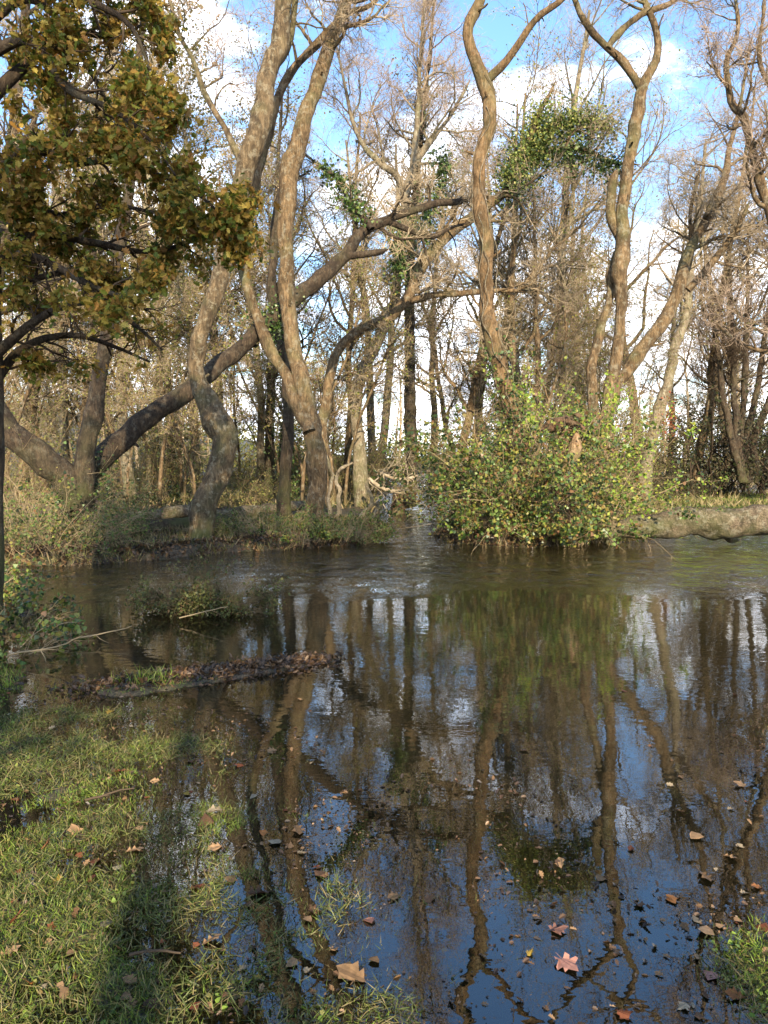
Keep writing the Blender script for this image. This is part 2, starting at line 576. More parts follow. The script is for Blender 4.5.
def H(x, y):
    x = np.asarray(x, float)
    y = np.asarray(y, float)
    n1 = noise2(x, y, 0.9) - .5
    n2 = noise2(x + 31, y, 3.5) - .5
    n3 = noise2(x, y + 17, 11.0) - .5
    h = -0.42 + 0.12 * n1
    # near bank on the left, sloping gently under the shallow water
    xs = np.interp(y, [-40, 0, 2, 3.3, 4.4, 4.9, 5.3, 8.2, 8.9, 9.2], [0.3, -.25, -.45, -.72, -1.12, -1.65, -2.4, -3.95, -5.2, -20])
    s = xs - x + 0.22 * n1 + .12 * n2
    near = -0.027 + np.where(s > 0, 0.026, .034) * np.minimum(s, 1.5) + 0.16 * np.maximum(s - 1.2, 0) * sstep((y - 4) / 3)
    near = near - 0.10 * np.maximum(y - 3.0, 0) * sstep((-s) / 0.8)
    near = np.where(y > 4.6, near - 0.5 * sstep((-s - .05) / .7), near)
    near = near + .016 * sstep((3.0 - y) / .5) * sstep((.25 - x) / .4)
    near = np.where(y < 1.4, near + 0.05 * (1.4 - y), near)
    h = np.maximum(h, np.maximum(near + 0.05 * n2 + 0.045 * n3, -0.6))
    # the tongue of drifted litter
    for q in np.linspace(0, 1, 9):
        h = np.maximum(h, ell(x, y, -1.75 + 1.25 * q, 4.95 + .75 * q, .30 - .12 * q, .17, .022 - .008 * q, soft=.45) + .03 * n3 + .02 * n2)
    # right hand shallows
    h = np.maximum(h, ell(x, y, 1.55, 2.05, .80, .72, .008, -.2, .6) + .05 * n2)
    h = np.maximum(h, ell(x, y, 2.75, 3.6, .95, 1.2, .02, -.3, .5) + .06 * n2)
    # islet under the little bush
    h = np.maximum(h, ell(x, y, -1.85, 7.75, .55, .33, .05) + .03 * n2)
    # far bank on the left
    ys = np.interp(x, [-14, -4.6, -3.4, -2.7, -1.3, -.4, -.1], [10.0, 10.75, 11.3, 12.1, 12.75, 13.1, 14.6])
    s = np.minimum(y - ys, -.12 - x + .25 * np.sin(y * .9)) + .5 * n1
    h = np.maximum(h, -.42 + .60 * sstep((s + .35) / .8) + .06 * n2)
    # bramble island and grassy flat on the right
    h = np.maximum(h, ell(x, y, 2.45, 14.9, 1.45, 2.1, .22, soft=.25) + .06 * n2 + .06 * n3)
    h = np.maximum(h, ell(x, y, 4.7, 16.0, 1.8, 1.3, .14, soft=.3) + .06 * n2)
    h = np.maximum(h, ell(x, y, 10.5, 24.5, 7.2, 6.2, .10, soft=.15) + .18 * n1)
    # flooded wood behind, wet hollows between low rises
    inlet = np.exp(-((x - .7 - .05 * (y - 14)) / 1.1) ** 2) * sstep((34 - y) / 6)
    far = -.05 + .34 * n1 + .1 * n2 - .45 * inlet
    h = np.maximum(h, np.where(y > 16, -.42 + (far + .42) * sstep((y - 16) / 5), -.42))
    h = h + sstep((y - 60) / 60) * 0.5
    return h


def grid_axis(parts):
    return np.unique(np.concatenate([np.arange(a, b, s) for a, b, s in parts] + [np.array([parts[-1][1]])]))


xs_ = grid_axis([(-400, -60, 20), (-60, -14, 2), (-14, -6, .3), (-6, -3, .07), (-3, 3, .04), (3, 6, .07), (6, 14, .25), (14, 60, 2), (60, 400, 20)])
ys_ = grid_axis([(-60, -4, 2), (-4, 1, .3), (1, 7, .035), (7, 30, .18), (30, 60, 1), (60, 600, 20)])
gx, gy = np.meshgrid(xs_, ys_, indexing='ij')
gz = H(gx, gy)
ni, nj = gx.shape
ii, jj = np.meshgrid(np.arange(ni - 1), np.arange(nj - 1), indexing='ij')
idx = (ii * nj + jj).ravel()
F = np.stack([idx, idx + nj, idx + nj + 1, idx + 1], -1)

m, t, out = new_mat('wet_woodland_ground')
g = t.nodes.new('ShaderNodeNewGeometry')
pos = g.outputs['Position']
na = noise_node(t, pos, 1.3, 6, 0.65)
nb = noise_node(t, pos, 14, 6, 0.7)
nc = noise_node(t, pos, 70, 3, 0.6)
mud = ramp(t, M(t, 'ADD', M(t, 'MULTIPLY', nb, .5), M(t, 'MULTIPLY', nc, .5)), [(.36, (.014, .010, .006)), (.5, (.05, .037, .02)), (.62, (.13, .09, .05))])
grs = ramp(t, nc, [(.3, (.016, .020, .007)), (.55, (.034, .040, .012)), (.75, (.07, .062, .026))])
col = mixc(t, rng_node(t, na, .45, .65), mud, grs)
sz = t.nodes.new('ShaderNodeSeparateXYZ')
t.links.new(pos, sz.inputs[0])
silt = ramp(t, nb, [(.3, (.05, .042, .014)), (.7, (.13, .105, .04))])
col = mixc(t, rng_node(t, sz.outputs[2], -.07, -.24), col, silt)
b = t.nodes.new('ShaderNodeBsdfPrincipled')
t.links.new(col, b.inputs['Base Color'])
b.inputs['Roughness'].default_value = .75
bp = t.nodes.new('ShaderNodeBump')
bp.inputs['Distance'].default_value = .03
bp.inputs['Strength'].default_value = .8
t.links.new(M(t, 'ADD', nb, M(t, 'MULTIPLY', nc, .4)), bp.inputs['Height'])
t.links.new(bp.outputs[0], b.inputs['Normal'])
t.links.new(b.outputs[0], out.inputs[0])
o = mesh_obj('ground', np.stack([gx.ravel(), gy.ravel(), gz.ravel()], -1), [F], m)
o['kind'] = 'structure'

m, t, out = new_mat('flood_water')
g = t.nodes.new('ShaderNodeNewGeometry')
pos = g.outputs['Position']
sz = t.nodes.new('ShaderNodeSeparateXYZ')
t.links.new(pos, sz.inputs[0])
wob = noise_node(t, pos, .45, 2)
yy = M(t, 'ADD', sz.outputs[1], M(t, 'MULTIPLY', M(t, 'SUBTRACT', wob, .5), 3.0))
calm = noise_node(t, mapped(t, pos, (.8, 1.25, 1)), 3.8, 3, .5)
fine = noise_node(t, mapped(t, pos, (.7, 1.5, 1)), 12, 2, .5)
flow = noise_node(t, mapped(t, pos, (1.0, 1.0, 1)), 2.6, 4, .55, .9)
a1 = rng_node(t, yy, 2.5, 9.0, .0008, .0022)
a2 = rng_node(t, yy, 3.0, 8.5, .0002, .0009)
a3 = rng_node(t, yy, 8.4, 10.4, .0, .12)
hh = M(t, 'ADD', M(t, 'ADD', M(t, 'MULTIPLY', calm, a1), M(t, 'MULTIPLY', fine, a2)), M(t, 'MULTIPLY', flow, a3))
bp = t.nodes.new('ShaderNodeBump')
bp.inputs['Distance'].default_value = 1.0
bp.inputs['Strength'].default_value = 1.0
t.links.new(hh, bp.inputs['Height'])
fr = t.nodes.new('ShaderNodeFresnel')
fr.inputs['IOR'].default_value = 2.1
t.links.new(bp.outputs[0], fr.inputs['Normal'])
gl = t.nodes.new('ShaderNodeBsdfGlossy')
gl.inputs['Roughness'].default_value = .0
gl.inputs['Color'].default_value = (.97, .97, .97, 1)
t.links.new(bp.outputs[0], gl.inputs['Normal'])
tr = t.nodes.new('ShaderNodeBsdfTransparent')
tr.inputs['Color'].default_value = (.93, .87, .69, 1)
mx = t.nodes.new('ShaderNodeMixShader')
t.links.new(fr.outputs[0], mx.inputs[0])
df = t.nodes.new('ShaderNodeBsdfDiffuse')
df.inputs[0].default_value = (.08, .062, .024, 1)
murk = t.nodes.new('ShaderNodeMixShader')
t.links.new(rng_node(t, yy, 2.6, 7.0, .04, .22), murk.inputs[0])
t.links.new(tr.outputs[0], murk.inputs[1])
t.links.new(df.outputs[0], murk.inputs[2])
t.links.new(murk.outputs[0], mx.inputs[1])
t.links.new(gl.outputs[0], mx.inputs[2])
t.links.new(mx.outputs[0], out.inputs[0])
wx, wy = np.meshgrid(np.linspace(-300, 300, 13), np.linspace(-40, 500, 13), indexing='ij')
ii, jj = np.meshgrid(np.arange(12), np.arange(12), indexing='ij')
idx = (ii * 13 + jj).ravel()
o = mesh_obj('water', np.stack([wx.ravel(), wy.ravel(), np.zeros(169)], -1), [np.stack([idx, idx + 13, idx + 14, idx + 1], -1)], m)
o['kind'] = 'structure'


# ------------------------------------------------------------------ trees of the foreground and middle ground
def pts_at(sp, px_from=None):
    return sp[:, :3]


def resample(sp, n):
    d = np.concatenate([[0], np.cumsum(np.linalg.norm(np.diff(sp[:, :3], axis=0), axis=1))])
    u = np.linspace(0, d[-1], n)
    return np.stack([np.interp(u, d, sp[:, k]) for k in range(4)], -1)


def hero(name, label, spines, mat, twig=TW_TAN, t0=None, l1=10, l1len=2.0, dens=1.0, cat='tree', k=16, rough=.13, up=.06, lvl4=True, group=None,
         l4=4, leaves=None):
    """one tree: spines = list of world spines (rows x, y, z, r); parts trunk, limbs, twigs"""
    base = spines[0][0, :3].copy()
    base[2] = max(H(base[0], base[1]), 0)
    root = thing(name, label, cat, base, group)
    s = Soup()
    for sp in spines:
        q = resample(sp, max(6, len(sp)))
        q[-1, 3] *= .4
        n_ = len(q)
        kn = np.zeros(n_)
        for c_ in rng.uniform(.03, .95, max(2, n_ // 12)) * n_:
            kn += rng.uniform(.04, .20) * np.exp(-((np.arange(n_) - c_) / rng.uniform(.8, 2.2)) ** 2)
        wob_ = np.stack([noise3(q[:, :3] * 1.7 + a_) - .5 for a_ in (3, 47, 91)], -1) + .5 * np.stack([noise3(q[:, :3] * 4.1 + a_) - .5 for a_ in (13, 57, 31)], -1)
        q[1:, :3] += (wob_ * q[:, 3:4] * .75)[1:]
        q[:, 3] *= .93 * (1 + kn)
        if len(sp) > 14:
            sc_, sr_ = spawn(q[None, :, :3], q[None, :, 3], max(3, int(n_ / 14)), .12, .85, .42, 5, (50, 85), .2, .1, .33, .012, .05, .45)
            s.add(*tubes(sc_, sr_, 6, .15, 8))
        s.add(*tubes(q[None, :, :3], q[None, :, 3], k, rough, 3.2))
    limb, tw = s, Soup()
    C2all = []
    for i, sp in enumerate(spines):
        tt = (t0[i] if t0 else .45)
        if tt is None:
            continue
        q = resample(sp, 24)
        Lsp = np.linalg.norm(np.diff(q[:, :3], axis=0), axis=1).sum()
        per = max(3, int(l1 * (1 - tt) * Lsp / 6 * 2.0))
        C1, R1 = spawn(q[None, :, :3], q[None, :, 3], per, tt, 1.0, l1len, 9, (35, 75), .24, up, .5, .010, .05)
        limb.add(*tubes(C1, R1, 6))
        C2, R2 = spawn(C1, R1, int(7 * dens) + 1, .2, 1.0, l1len * .5, 7, (25, 65), .26, up * .7, .6, .006, .02)
        tw.add(*tubes(C2, R2, 4))
        C3, R3 = spawn(C2, R2, int(6 * dens) + 1, .15, 1.0, l1len * .26, 5, (25, 65), .28, .03, .7, .0042, .01)
        tw.add(*tubes(C3, R3, 3))
        if lvl4:
            C4, R4 = spawn(C3, R3, l4, .2, 1.0, l1len * .12, 3, (25, 65), .3, .02, .8, .0032, .006)
            tw.add(*tubes(C4, R4, 3))
        C2all.append(C3)
    s.build('trunk', mat, root, base)
    if tw.n:
        tw.build('twigs', twig, root, base)
    if leaves and C2all:
        lmat, n, size = leaves
        C = np.concatenate(C2all)
        mesh_obj('leaves', *leaf_cloud(on_branches(C, n, .05), size, T_DIA, .6), lmat, root, base, False)
    return root, base


def ivy(root, base, sp, a, b_, n, rad, size=.07, mat=LF_IVY, hang=0.0, name='ivy'):
    """ivy leaves round the stretch a..b of a spine; a child of that tree"""
    q = resample(sp, 200)
    i = rng.integers(int(a * 199), max(int(b_ * 199), int(a * 199) + 1), n)
    clump = noise3(np.stack([q[i, 0] * 2.2, q[i, 1] * 2.2, q[i, 2] * 2.2], -1))
    rr = q[i, 3] + rad * np.abs(rng.normal(size=n)) * (.35 + 1.1 * clump)
    d = nrm(rng.normal(size=(n, 3)))
    P = q[i, :3] + d * rr[:, None] - np.array([0, 0, 1.0]) * (hang * np.abs(rng.normal(size=n)))[:, None]
    return mesh_obj(name, *leaf_cloud(P, size, T_IVY, .7, (0, -.6, .7), .5), mat, root, base, False)


# tree A: pale S-curved trunk
A1 = spine([(196, 566, 36), (200, 538, 27), (208, 495, 24), (221, 458, 26), (220, 435, 26), (208, 405, 22), (199, 385, 19.5), (197, 363, 17.5),
            (205, 330, 17), (218, 288, 17.5), (228, 240, 19), (237, 197, 20), (253, 146, 22), (266, 91, 20), (278, 36, 18), (285, 0, 16),
            (296, -90, 13), (300, -200, 9), (312, -320, 4)], 12.6, 14.4, jit=.15)
A2 = spine([(246, 175, 10), (226, 130, 6), (205, 95, 6), (190, 55, 5), (178, 30, 4), (165, -20, 3)], 13.8, 14.6)
A3 = spine([(270, 70, 8), (290, 40, 6), (300, -20, 5), (330, -80, 4)], 14.2, 13.2)
rA, bA = hero('curved_tree', 'pale lichen-speckled tree with an S-bent trunk rising straight from the stream edge', [A1, A2, A3], B_GREY,
              TW_PINK, [.68, .3, .3], 9, 2.0)

# tree B: forked trunk at the tip of the bank
B1 = spine([(317, 556, 36), (317, 530, 26), (317, 505, 21), (315, 470, 20), (312, 440, 20), (307, 412, 19), (297, 353, 17), (290, 318, 16),
            (286, 280, 15.5), (286, 219, 16), (289, 171, 19), (298, 135, 16), (313, 95, 15), (328, 47, 13), (344, 7, 11), (356, -60, 9),
            (350, -150, 7), (365, -260, 3)], 14.0, 15.0, jit=.12)
B2 = spine([(309, 432, 14), (298, 408, 13), (283, 371, 12), (262, 331, 11), (246, 282, 9.5), (243, 262, 9), (247, 225, 9), (258, 180, 9), (270, 130, 8.5),
            (284, 82, 9), (309, 51, 8), (328, 32, 7), (350, 12, 6), (372, 5, 4), (395, -30, 3)], 13.9, 15.6)
B3 = spine([(288, 175, 9), (278, 215, 10), (275, 250, 9), (272, 300, 9), (283, 350, 10), (288, 420, 12), (284, 500, 14), (282, 540, 16)], 15.8, 15.3)
rB, bB = hero('forked_tree', 'tall brown tree forking low above green plants on the tip of the bank', [B1, B2], B_WARM, TW_TAN, [.62, .72], 10, 2.0)
rB3, bB3 = hero('slim_tree', 'slim dark trunk standing close behind the forked tree on the bank', [B3[::-1]], B_DARK, TW_TAN, [.9], 6, 1.2)

# leaning tree L with stems M and N from one dark base
L1 = spine([(60, 566, 44), (70, 530, 38), (80, 495, 34), (95, 464, 28), (133, 428, 25), (180, 396, 22), (217, 367, 20), (256, 337, 18), (298, 297, 18),
            (330, 270, 16), (346, 254, 14), (360, 233, 12), (390, 219, 10), (433, 204, 9), (456, 202, 8), (478, 197, 5)], 12.2, 16.5, jit=.1)
L2 = spine([(74, 520, 28), (84, 470, 24), (94, 415, 20), (103, 350, 16), (109, 315, 14), (118, 250, 13), (130, 180, 11), (136, 90, 9), (150, -50, 6), (150, -180, 3)], 12.3, 12.8)
L3 = spine([(72, 515, 34), (52, 470, 32), (22, 440, 30), (-10, 405, 28), (-40, 360, 24), (-80, 290, 18), (-110, 200, 12), (-130, 60, 5)], 12.3, 11.6)
L4 = spine([(350, 256, 8), (366, 254, 7), (380, 252, 6), (388, 249, 2)], 15.2, 15.0)
L5 = spine([(386, 221, 7), (410, 231, 6), (434, 237, 5), (450, 228, 3), (470, 222, 2)], 15.8, 16.2)
L6 = spine([(372, 229, 6), (352, 205, 5), (340, 182, 4), (318, 165, 3), (300, 150, 2)], 15.5, 16.2)
for q_ in (L1, L2, L3):
    q_[:, 3] *= .87
rL, bL = hero('leaning_tree', 'dark tree with one long bough leaning across the bent trunk over to the right', [L1, L2, L3, L4, L5, L6], B_DARK,
              TW_TAN, [.72, .6, .6, None, .3, .2], 7, 1.5)
ivy(rL, bL, L6, .1, .8, 900, .22, .075)
ivy(rL, bL, L1, 0, .16, 1200, .22, .06)
ivy(rL, bL, L1, .50, .56, 700, .25, .06)

# C: bough sweeping up to the ivy clump
C1_ = spine([(324, 508, 15), (322, 440, 12), (325, 407, 11), (338, 353, 10.5), (360, 330, 11), (393, 313, 11), (408, 295, 11), (418, 278, 11), (440, 243, 10.5),
             (483, 209, 10), (508, 188, 10), (520, 166, 10), (530, 157, 9), (548, 152, 7), (568, 147, 6), (590, 152, 4.5), (611, 162, 3.5), (640, 165, 2)], 19.0, 20.0)
C2_ = spine([(410, 300, 8), (440, 295, 7), (472, 293, 6.5), (500, 291, 5), (535, 290, 4), (560, 280, 2)], 19.5, 20.5)
C3_ = spine([(508, 188, 8), (522, 160, 8), (540, 136, 7), (560, 122, 6), (588, 120, 4), (612, 128, 2)], 19.6, 20.0)
C4_ = spine([(524, 158, 7), (535, 122, 6), (548, 98, 4), (556, 80, 2)], 19.7, 19.4)
rC, bC = hero('sweeping_tree', 'sunlit tree sweeping right in a long curve to a hanging mass of ivy', [C1_, C2_, C3_, C4_], B_WARM, TW_TAN, [.45, .2, None, None], 9, 2.0)
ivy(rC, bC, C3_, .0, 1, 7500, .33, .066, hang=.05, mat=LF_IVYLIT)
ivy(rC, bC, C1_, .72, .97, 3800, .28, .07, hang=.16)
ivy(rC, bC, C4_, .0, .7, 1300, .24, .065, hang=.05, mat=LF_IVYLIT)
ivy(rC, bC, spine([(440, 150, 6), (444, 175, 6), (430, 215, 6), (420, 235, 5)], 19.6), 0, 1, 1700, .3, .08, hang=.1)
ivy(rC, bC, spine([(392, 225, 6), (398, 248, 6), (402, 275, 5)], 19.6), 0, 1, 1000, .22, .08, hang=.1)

# D: pale forking tree
D1 = spine([(363, 512, 15), (360, 451, 13.5), (357, 400, 12.5), (362, 375, 12), (371, 353, 12), (382, 335, 11.5), (394, 300, 10.5), (402, 250, 9.5), (406, 195, 9),
            (413, 165, 7), (418, 110, 6), (420, 70, 4), (424, 10, 3), (430, -80, 2)], 21, 22)
D2 = spine([(406, 196, 8), (396, 175, 7), (378, 160, 6), (361, 142, 5), (352, 118, 4), (345, 85, 3), (335, 40, 2)], 21.7, 21)
D3 = spine([(407, 194, 8), (415, 165, 7), (428, 145, 6.5), (437, 133, 5), (452, 113, 3.5), (470, 80, 2.5)], 21.7, 22.5)
rD, bD = hero('pale_forking_tree', 'pale slender tree opening into a wide candelabra fork against blue sky', [D1, D2, D3], B_PALE, TW_PINK, [.62, .2, .2], 11, 2.2)
E1 = spine([(411, 506, 14), (411, 450, 12.5), (410, 380, 12), (409, 316, 11), (411, 250, 9), (416, 190, 8), (423, 120, 5), (432, 30, 3), (440, -60, 2)], 22.5, 23)
rE, bE = hero('straight_tree', 'straight dark trunk beside the inlet, left of the red stump', [E1], B_DARK, TW_TAN, [.45], 10, 2.2)
ivy(rE, bE, E1, .45, .75, 900, .22, .08)

# F: sinuous trunk out of the bramble island
F1 = spine([(522, 530, 26), (519, 480, 21), (515, 425, 18), (503, 378, 18), (490, 337, 18), (484, 280, 15.5), (486, 245, 15), (481, 214, 14.5), (478, 171, 13.5),
            (484, 142, 14), (491, 124, 14.5), (485, 86, 15), (476, 68, 13), (468, 43, 11), (473, 17, 10), (481, 0, 9), (490, -60, 7.5), (480, -130, 6), (498, -230, 3)], 13.6, 14.4, jit=.12)
F2 = spine([(487, 80, 9), (504, 64, 8), (521, 41, 7), (538, 17, 6.5), (563, -2, 6), (590, -45, 4.5), (620, -110, 3)], 14.2, 13.4)
rF, bF = hero('sinuous_tree', 'sinuous brown trunk hung with pale creeper strings, rising out of the bramble island', [F1, F2], B_RED, TW_PINK, [.72, .45], 8, 1.8)
s = Soup()
q = resample(F1, 140)
for ph, a, b_ in ((3.9, .1, .56), (4.6, .14, .42), (5.4, .2, .6)):
    sl = q[int(a * 139):int(b_ * 139)]
    n = len(sl)
    an = ph + .35 * np.sin(np.linspace(0, 14, n) + ph * 5) + .25 * np.sin(np.linspace(0, 37, n) + ph) 
    off = np.stack([np.cos(an), np.sin(an), np.zeros(n)], -1) * (sl[:, 3:4] * 1.1 + .01)
    if ph == 5.4:
        off[: n // 2] += np.array([.12, -.05, 0]) * np.sin(np.linspace(0, np.pi, n // 2))[:, None]
    s.add(*tubes((sl[:, :3] + off)[None], np.full((1, n), .008), 5, .2, 9))
s.build('creeper', B_PALE, rF, bF)
ivy(rF, bF, F1, .1, .24, 900, .2, .06)

# G and H
G1 = spine([(603, 540, 22), (604, 480, 17), (607, 420, 14), (612, 378, 12.5), (617, 343, 12), (619, 307, 11), (621, 270, 14), (622, 245, 14), (624, 205, 13),
            (628, 162, 12.5), (638, 124, 13), (643, 85, 11.5), (657, 56, 8), (658, 34, 7), (650, 14, 6), (643, -5, 6), (645, -70, 4.5), (660, -150, 2.5)], 15, 15.8, jit=.1)
G2 = spine([(643, 92, 9), (624, 64, 8), (607, 47, 7.5), (589, 26, 6.5), (574, 0, 5.5), (560, -60, 4), (565, -120, 2.5)], 15.5, 14.8)
G3 = spine([(608, 49, 7), (615, 36, 6.5), (641, 15, 6), (675, 0, 5), (700, -30, 3.5), (720, -80, 2)], 15.3, 16)
G4 = spine([(602, 500, 14), (595, 430, 11), (592, 375, 10.5), (599, 330, 10), (609, 298, 8), (612, 270, 8), (620, 247, 8)], 15.2, 15.6)
G5 = spine([(621, 240, 9), (613, 222, 9.5), (611, 195, 9.5), (614, 178, 9), (617, 170, 7)], 15.5, 15.3)
rG, bG = hero('twisted_tree', 'tall twisted tree with twin lower stems and an upswept lyre-shaped fork', [G1, G2, G3, G4, G5], B_WARM, TW_PINK, [.74, .5, .4, None, None], 8, 1.8)
H1 = spine([(607, 545, 18), (607, 470, 15), (610, 405, 13), (620, 380, 13), (633, 362, 13), (647, 343, 13), (663, 320, 13), (678, 295, 13), (688, 256, 11), (700, 230, 10),
            (713, 205, 9), (726, 171, 7), (731, 140, 5), (742, 95, 3), (750, 40, 2)], 15.6, 17.2)
H2 = spine([(688, 290, 8), (705, 271, 7), (722, 250, 6), (735, 232, 5), (742, 218, 4), (750, 200, 2)], 16.6, 16.2)
H3 = spine([(668, 315, 6), (690, 262, 5), (690, 215, 4), (700, 170, 3)], 16.6, 17)
rH, bH = hero('slanting_tree', 'brown tree slanting to the right beside the twin-stemmed twisted one', [H1, H2, H3], B_WARM, TW_TAN, [.55, .2, .3], 7, 2.0)
I1 = spine([(641, 496, 17), (648, 460, 13.5), (656, 416, 12), (667, 384, 11), (674, 350, 10), (687, 307, 8), (690, 260, 6), (700, 200, 4), (706, 140, 3)], 22, 22.6)
rI, bI = hero('leaning_pale_tree', 'pale straight trunk leaning right on the grassy flat behind the fallen log', [I1], B_PALE, TW_TAN, [.45], 12, 2.2)
mesh_obj('red_leaves', *leaf_cloud(at(669, 418, 21.9) + rng.normal(size=(160, 3)) * np.array([.12, .12, .38]), .09, T_DIA, .6),
         leaf_mat('red_leaves', [(.22, .04, .02), (.30, .08, .03), (.16, .05, .02)]), rI, bI, False)
J1 = spine([(805, 548, 18), (800, 440, 15), (790, 300, 11), (768, 207, 9.5), (757, 175, 9), (747, 124, 8), (732, 103, 7), (728, 77, 6), (727, 58, 5.5), (738, 30, 4), (735, -30, 3), (750, -90, 2)], 14, 14.8)
J2 = spine([(800, 330, 7), (770, 352, 5), (745, 345, 4), (728, 335, 3), (715, 322, 2)], 14.3, 15)
J3 = spine([(770, 210, 6), (778, 120, 5), (760, 60, 4), (765, 0, 3)], 14.4, 14)
rJ, bJ = hero('overhanging_tree', 'crooked bare tree overhanging from the right edge', [J1, J2, J3], B_WARM, TW_PINK, [.5, .2, .2], 9, 1.9)
K = [spine([(742 + 3 * k, 482, 8), (740 + dx * .4, 440, 7.5), (742 + dx, 385, 6), (744 + dx * 1.6, 300, 4), (744 + dx * 2.2, 220, 2)], 25 + .2 * k) for k, dx in enumerate((-20, -8, 2, 16, 34))]
rK, bK = hero('coppiced_tree', 'dark multi-stemmed coppice fanning out on the far grass at right', K, B_DARK, TW_DARK, [.35] * 5, 9, 1.8)


# oak at the left edge, close to the viewer
O1 = spine([(-26, 660, 58), (-25, 560, 52), (-23, 430, 48), (-24, 330, 46), (-24, 200, 40), (-26, 60, 34), (-20, -90, 26), (-10, -230, 16), (0, -340, 6)], 6.3, 6.5)
Ol = [spine(p, d0, d1, .1) for p, d0, d1 in (
    ([(-22, 240, 22), (-8, 185, 16), (8, 158, 12), (40, 150, 10), (72, 163, 8), (110, 160, 6), (150, 172, 5), (192, 190, 3), (236, 228, 2)], 6.4, 5.9),
    ([(-22, 280, 16), (30, 236, 9), (90, 242, 7), (150, 252, 5), (205, 238, 3), (246, 236, 2)], 6.4, 6.8),
    ([(-22, 370, 14), (40, 318, 8), (90, 302, 6), (135, 325, 4), (162, 350, 2)], 6.4, 5.8),
    ([(-22, 110, 16), (30, 62, 9), (80, 32, 7), (115, 40, 5), (142, 24, 2)], 6.4, 6.9),
    ([(-20, -20, 16), (40, -40, 9), (100, -70, 7), (130, -120, 4)], 6.4, 6.0),
    ([(-22, 60, 14), (30, 40, 8), (66, 88, 7), (110, 108, 5), (150, 140, 3), (175, 175, 2)], 6.4, 5.7),
    ([(-22, 200, 14), (20, 200, 8), (60, 215, 6), (110, 205, 5), (165, 215, 3)], 6.4, 7.1),
    ([(-22, 330, 12), (10, 290, 7), (50, 275, 6), (100, 270, 4), (130, 290, 2)], 6.4, 7.0),
    ([(-22, 30, 14), (20, 0, 8), (50, 10, 7), (90, 70, 5), (120, 130, 3)], 6.4, 7.0),
    ([(-22, 410, 12), (20, 350, 8), (70, 335, 6), (110, 345, 4), (150, 362, 2)], 6.4, 6.9),
    ([(-22, 260, 12), (30, 255, 8), (90, 285, 6), (130, 300, 4), (150, 312, 2)], 6.4, 5.6),
    ([(-22, -60, 16), (50, -30, 9), (90, 0, 7), (130, 25, 5), (150, 70, 2)], 6.4, 6.3))]
base = O1[0, :3].copy()
base[2] = max(H(base[0], base[1]), 0)
rO = thing('oak_tree', 'oak at the left edge with drooping boughs of green and brown autumn leaves', 'tree', base)
s = Soup()
q = resample(O1, 60)
s.add(*tubes(q[None, :, :3], q[None, :, 3], 16, .08, 3))
lm, tw, C3s = s, Soup(), []
for li, sp in enumerate(Ol):
    q = resample(sp, 30)
    lm.add(*tubes(q[None, :, :3], q[None, :, 3], 9, .1, 6))
    lw = np.linalg.norm(np.diff(q[:, :3], axis=0), axis=1).sum()
    c1, r1 = spawn(q[None, :, :3], q[None, :, 3], max(8, int(lw * 8)), .15, 1, .55, 7, (30, 70), .22, .0, .55, .004, .014)
    tw.add(*tubes(c1, r1, 5))
    c2, r2 = spawn(c1, r1, 6, .2, 1, .30, 5, (25, 60), .25, -.02, .7, .0025, .006)
    tw.add(*tubes(c2, r2, 4))
    C3s.append(c2)
lm.build('trunk', B_DARK, rO, base)
tw.build('twigs', TW_DARK, rO, base)
c2 = np.concatenate(C3s)
Pl = on_branches(c2, 62000, .05, .3)
Pl = Pl[(noise3(Pl * 2.6 + 3) * .7 + noise3(Pl * 6.5) * .3) > .55]
mesh_obj('leaves', *leaf_cloud(Pl, .064, T_OAK, .55, (0, -.4, .8), .4), LF_OAK, rO, base, False)


# ------------------------------------------------------------------ shrubs
def shrub(name, label, cat, base, height, spread, nst, mat_leaf, mat_stem, nleaf, lsize, tmpl=T_DIA, arch=-.05, per=(6, 5), lean=.7, rst=.008,
          group=None, flat=(1, 1), jit=.03, leafname='leaves', lbias=.7, tilt=(0, 0, 0), clump=3.2):
    base = np.asarray(base, float)
    root = thing(name, label, cat, base, group)
    a = rng.uniform(0, 2 * np.pi, nst)
    rr = np.sqrt(rng.random(nst)) * spread * .45
    pos = np.stack([np.cos(a) * rr * flat[0], np.sin(a) * rr * flat[1], np.full(nst, -.08)], -1)
    d = np.stack([np.cos(a) * lean * flat[0], np.sin(a) * lean * flat[1], np.ones(nst)], -1) * 1.0 + rng.normal(size=(nst, 3)) * .25 + np.asarray(tilt)
    C0 = walk(pos, d, height * rng.uniform(.7, 1.35, nst), 9, .13, arch)
    R0 = (rst * rng.uniform(.6, 1.3, nst))[:, None] * np.linspace(1, .35, 9)
    s = Soup()
    s.add(*tubes(C0, R0, 5))
    C1, R1 = spawn(C0, R0, per[0], .2, 1, height * .38, 6, (30, 70), .22, .02, .6, rst * .25, 1)
    s.add(*tubes(C1, R1, 3))
    C2, R2 = spawn(C1, R1, per[1], .2, 1, height * .17, 4, (25, 65), .25, .0, .7, rst * .18, 1)
    s.add(*tubes(C2, R2, 3))
    s.build('stems', mat_stem, root)
    if nleaf:
        n2 = int(nleaf * .7)
        P = np.concatenate([on_branches(C2, n2, jit), on_branches(C1, nleaf - n2, jit)])
        P = P[(P[:, 2] > 0) & (noise3((P + base) * clump + 7) * .65 + noise3((P + base) * clump * 2.7) * .35 > .45)]
        mesh_obj(leafname, *leaf_cloud(P, lsize, tmpl, lbias, (0, -.5, .8), .2), mat_leaf, root, (0, 0, 0), False)
    return root


def gp(px, D, dz=0.0):
    p = at(px, 500, D)
    return (p[0], D, max(float(H(p[0], D)), -.02) + dz)


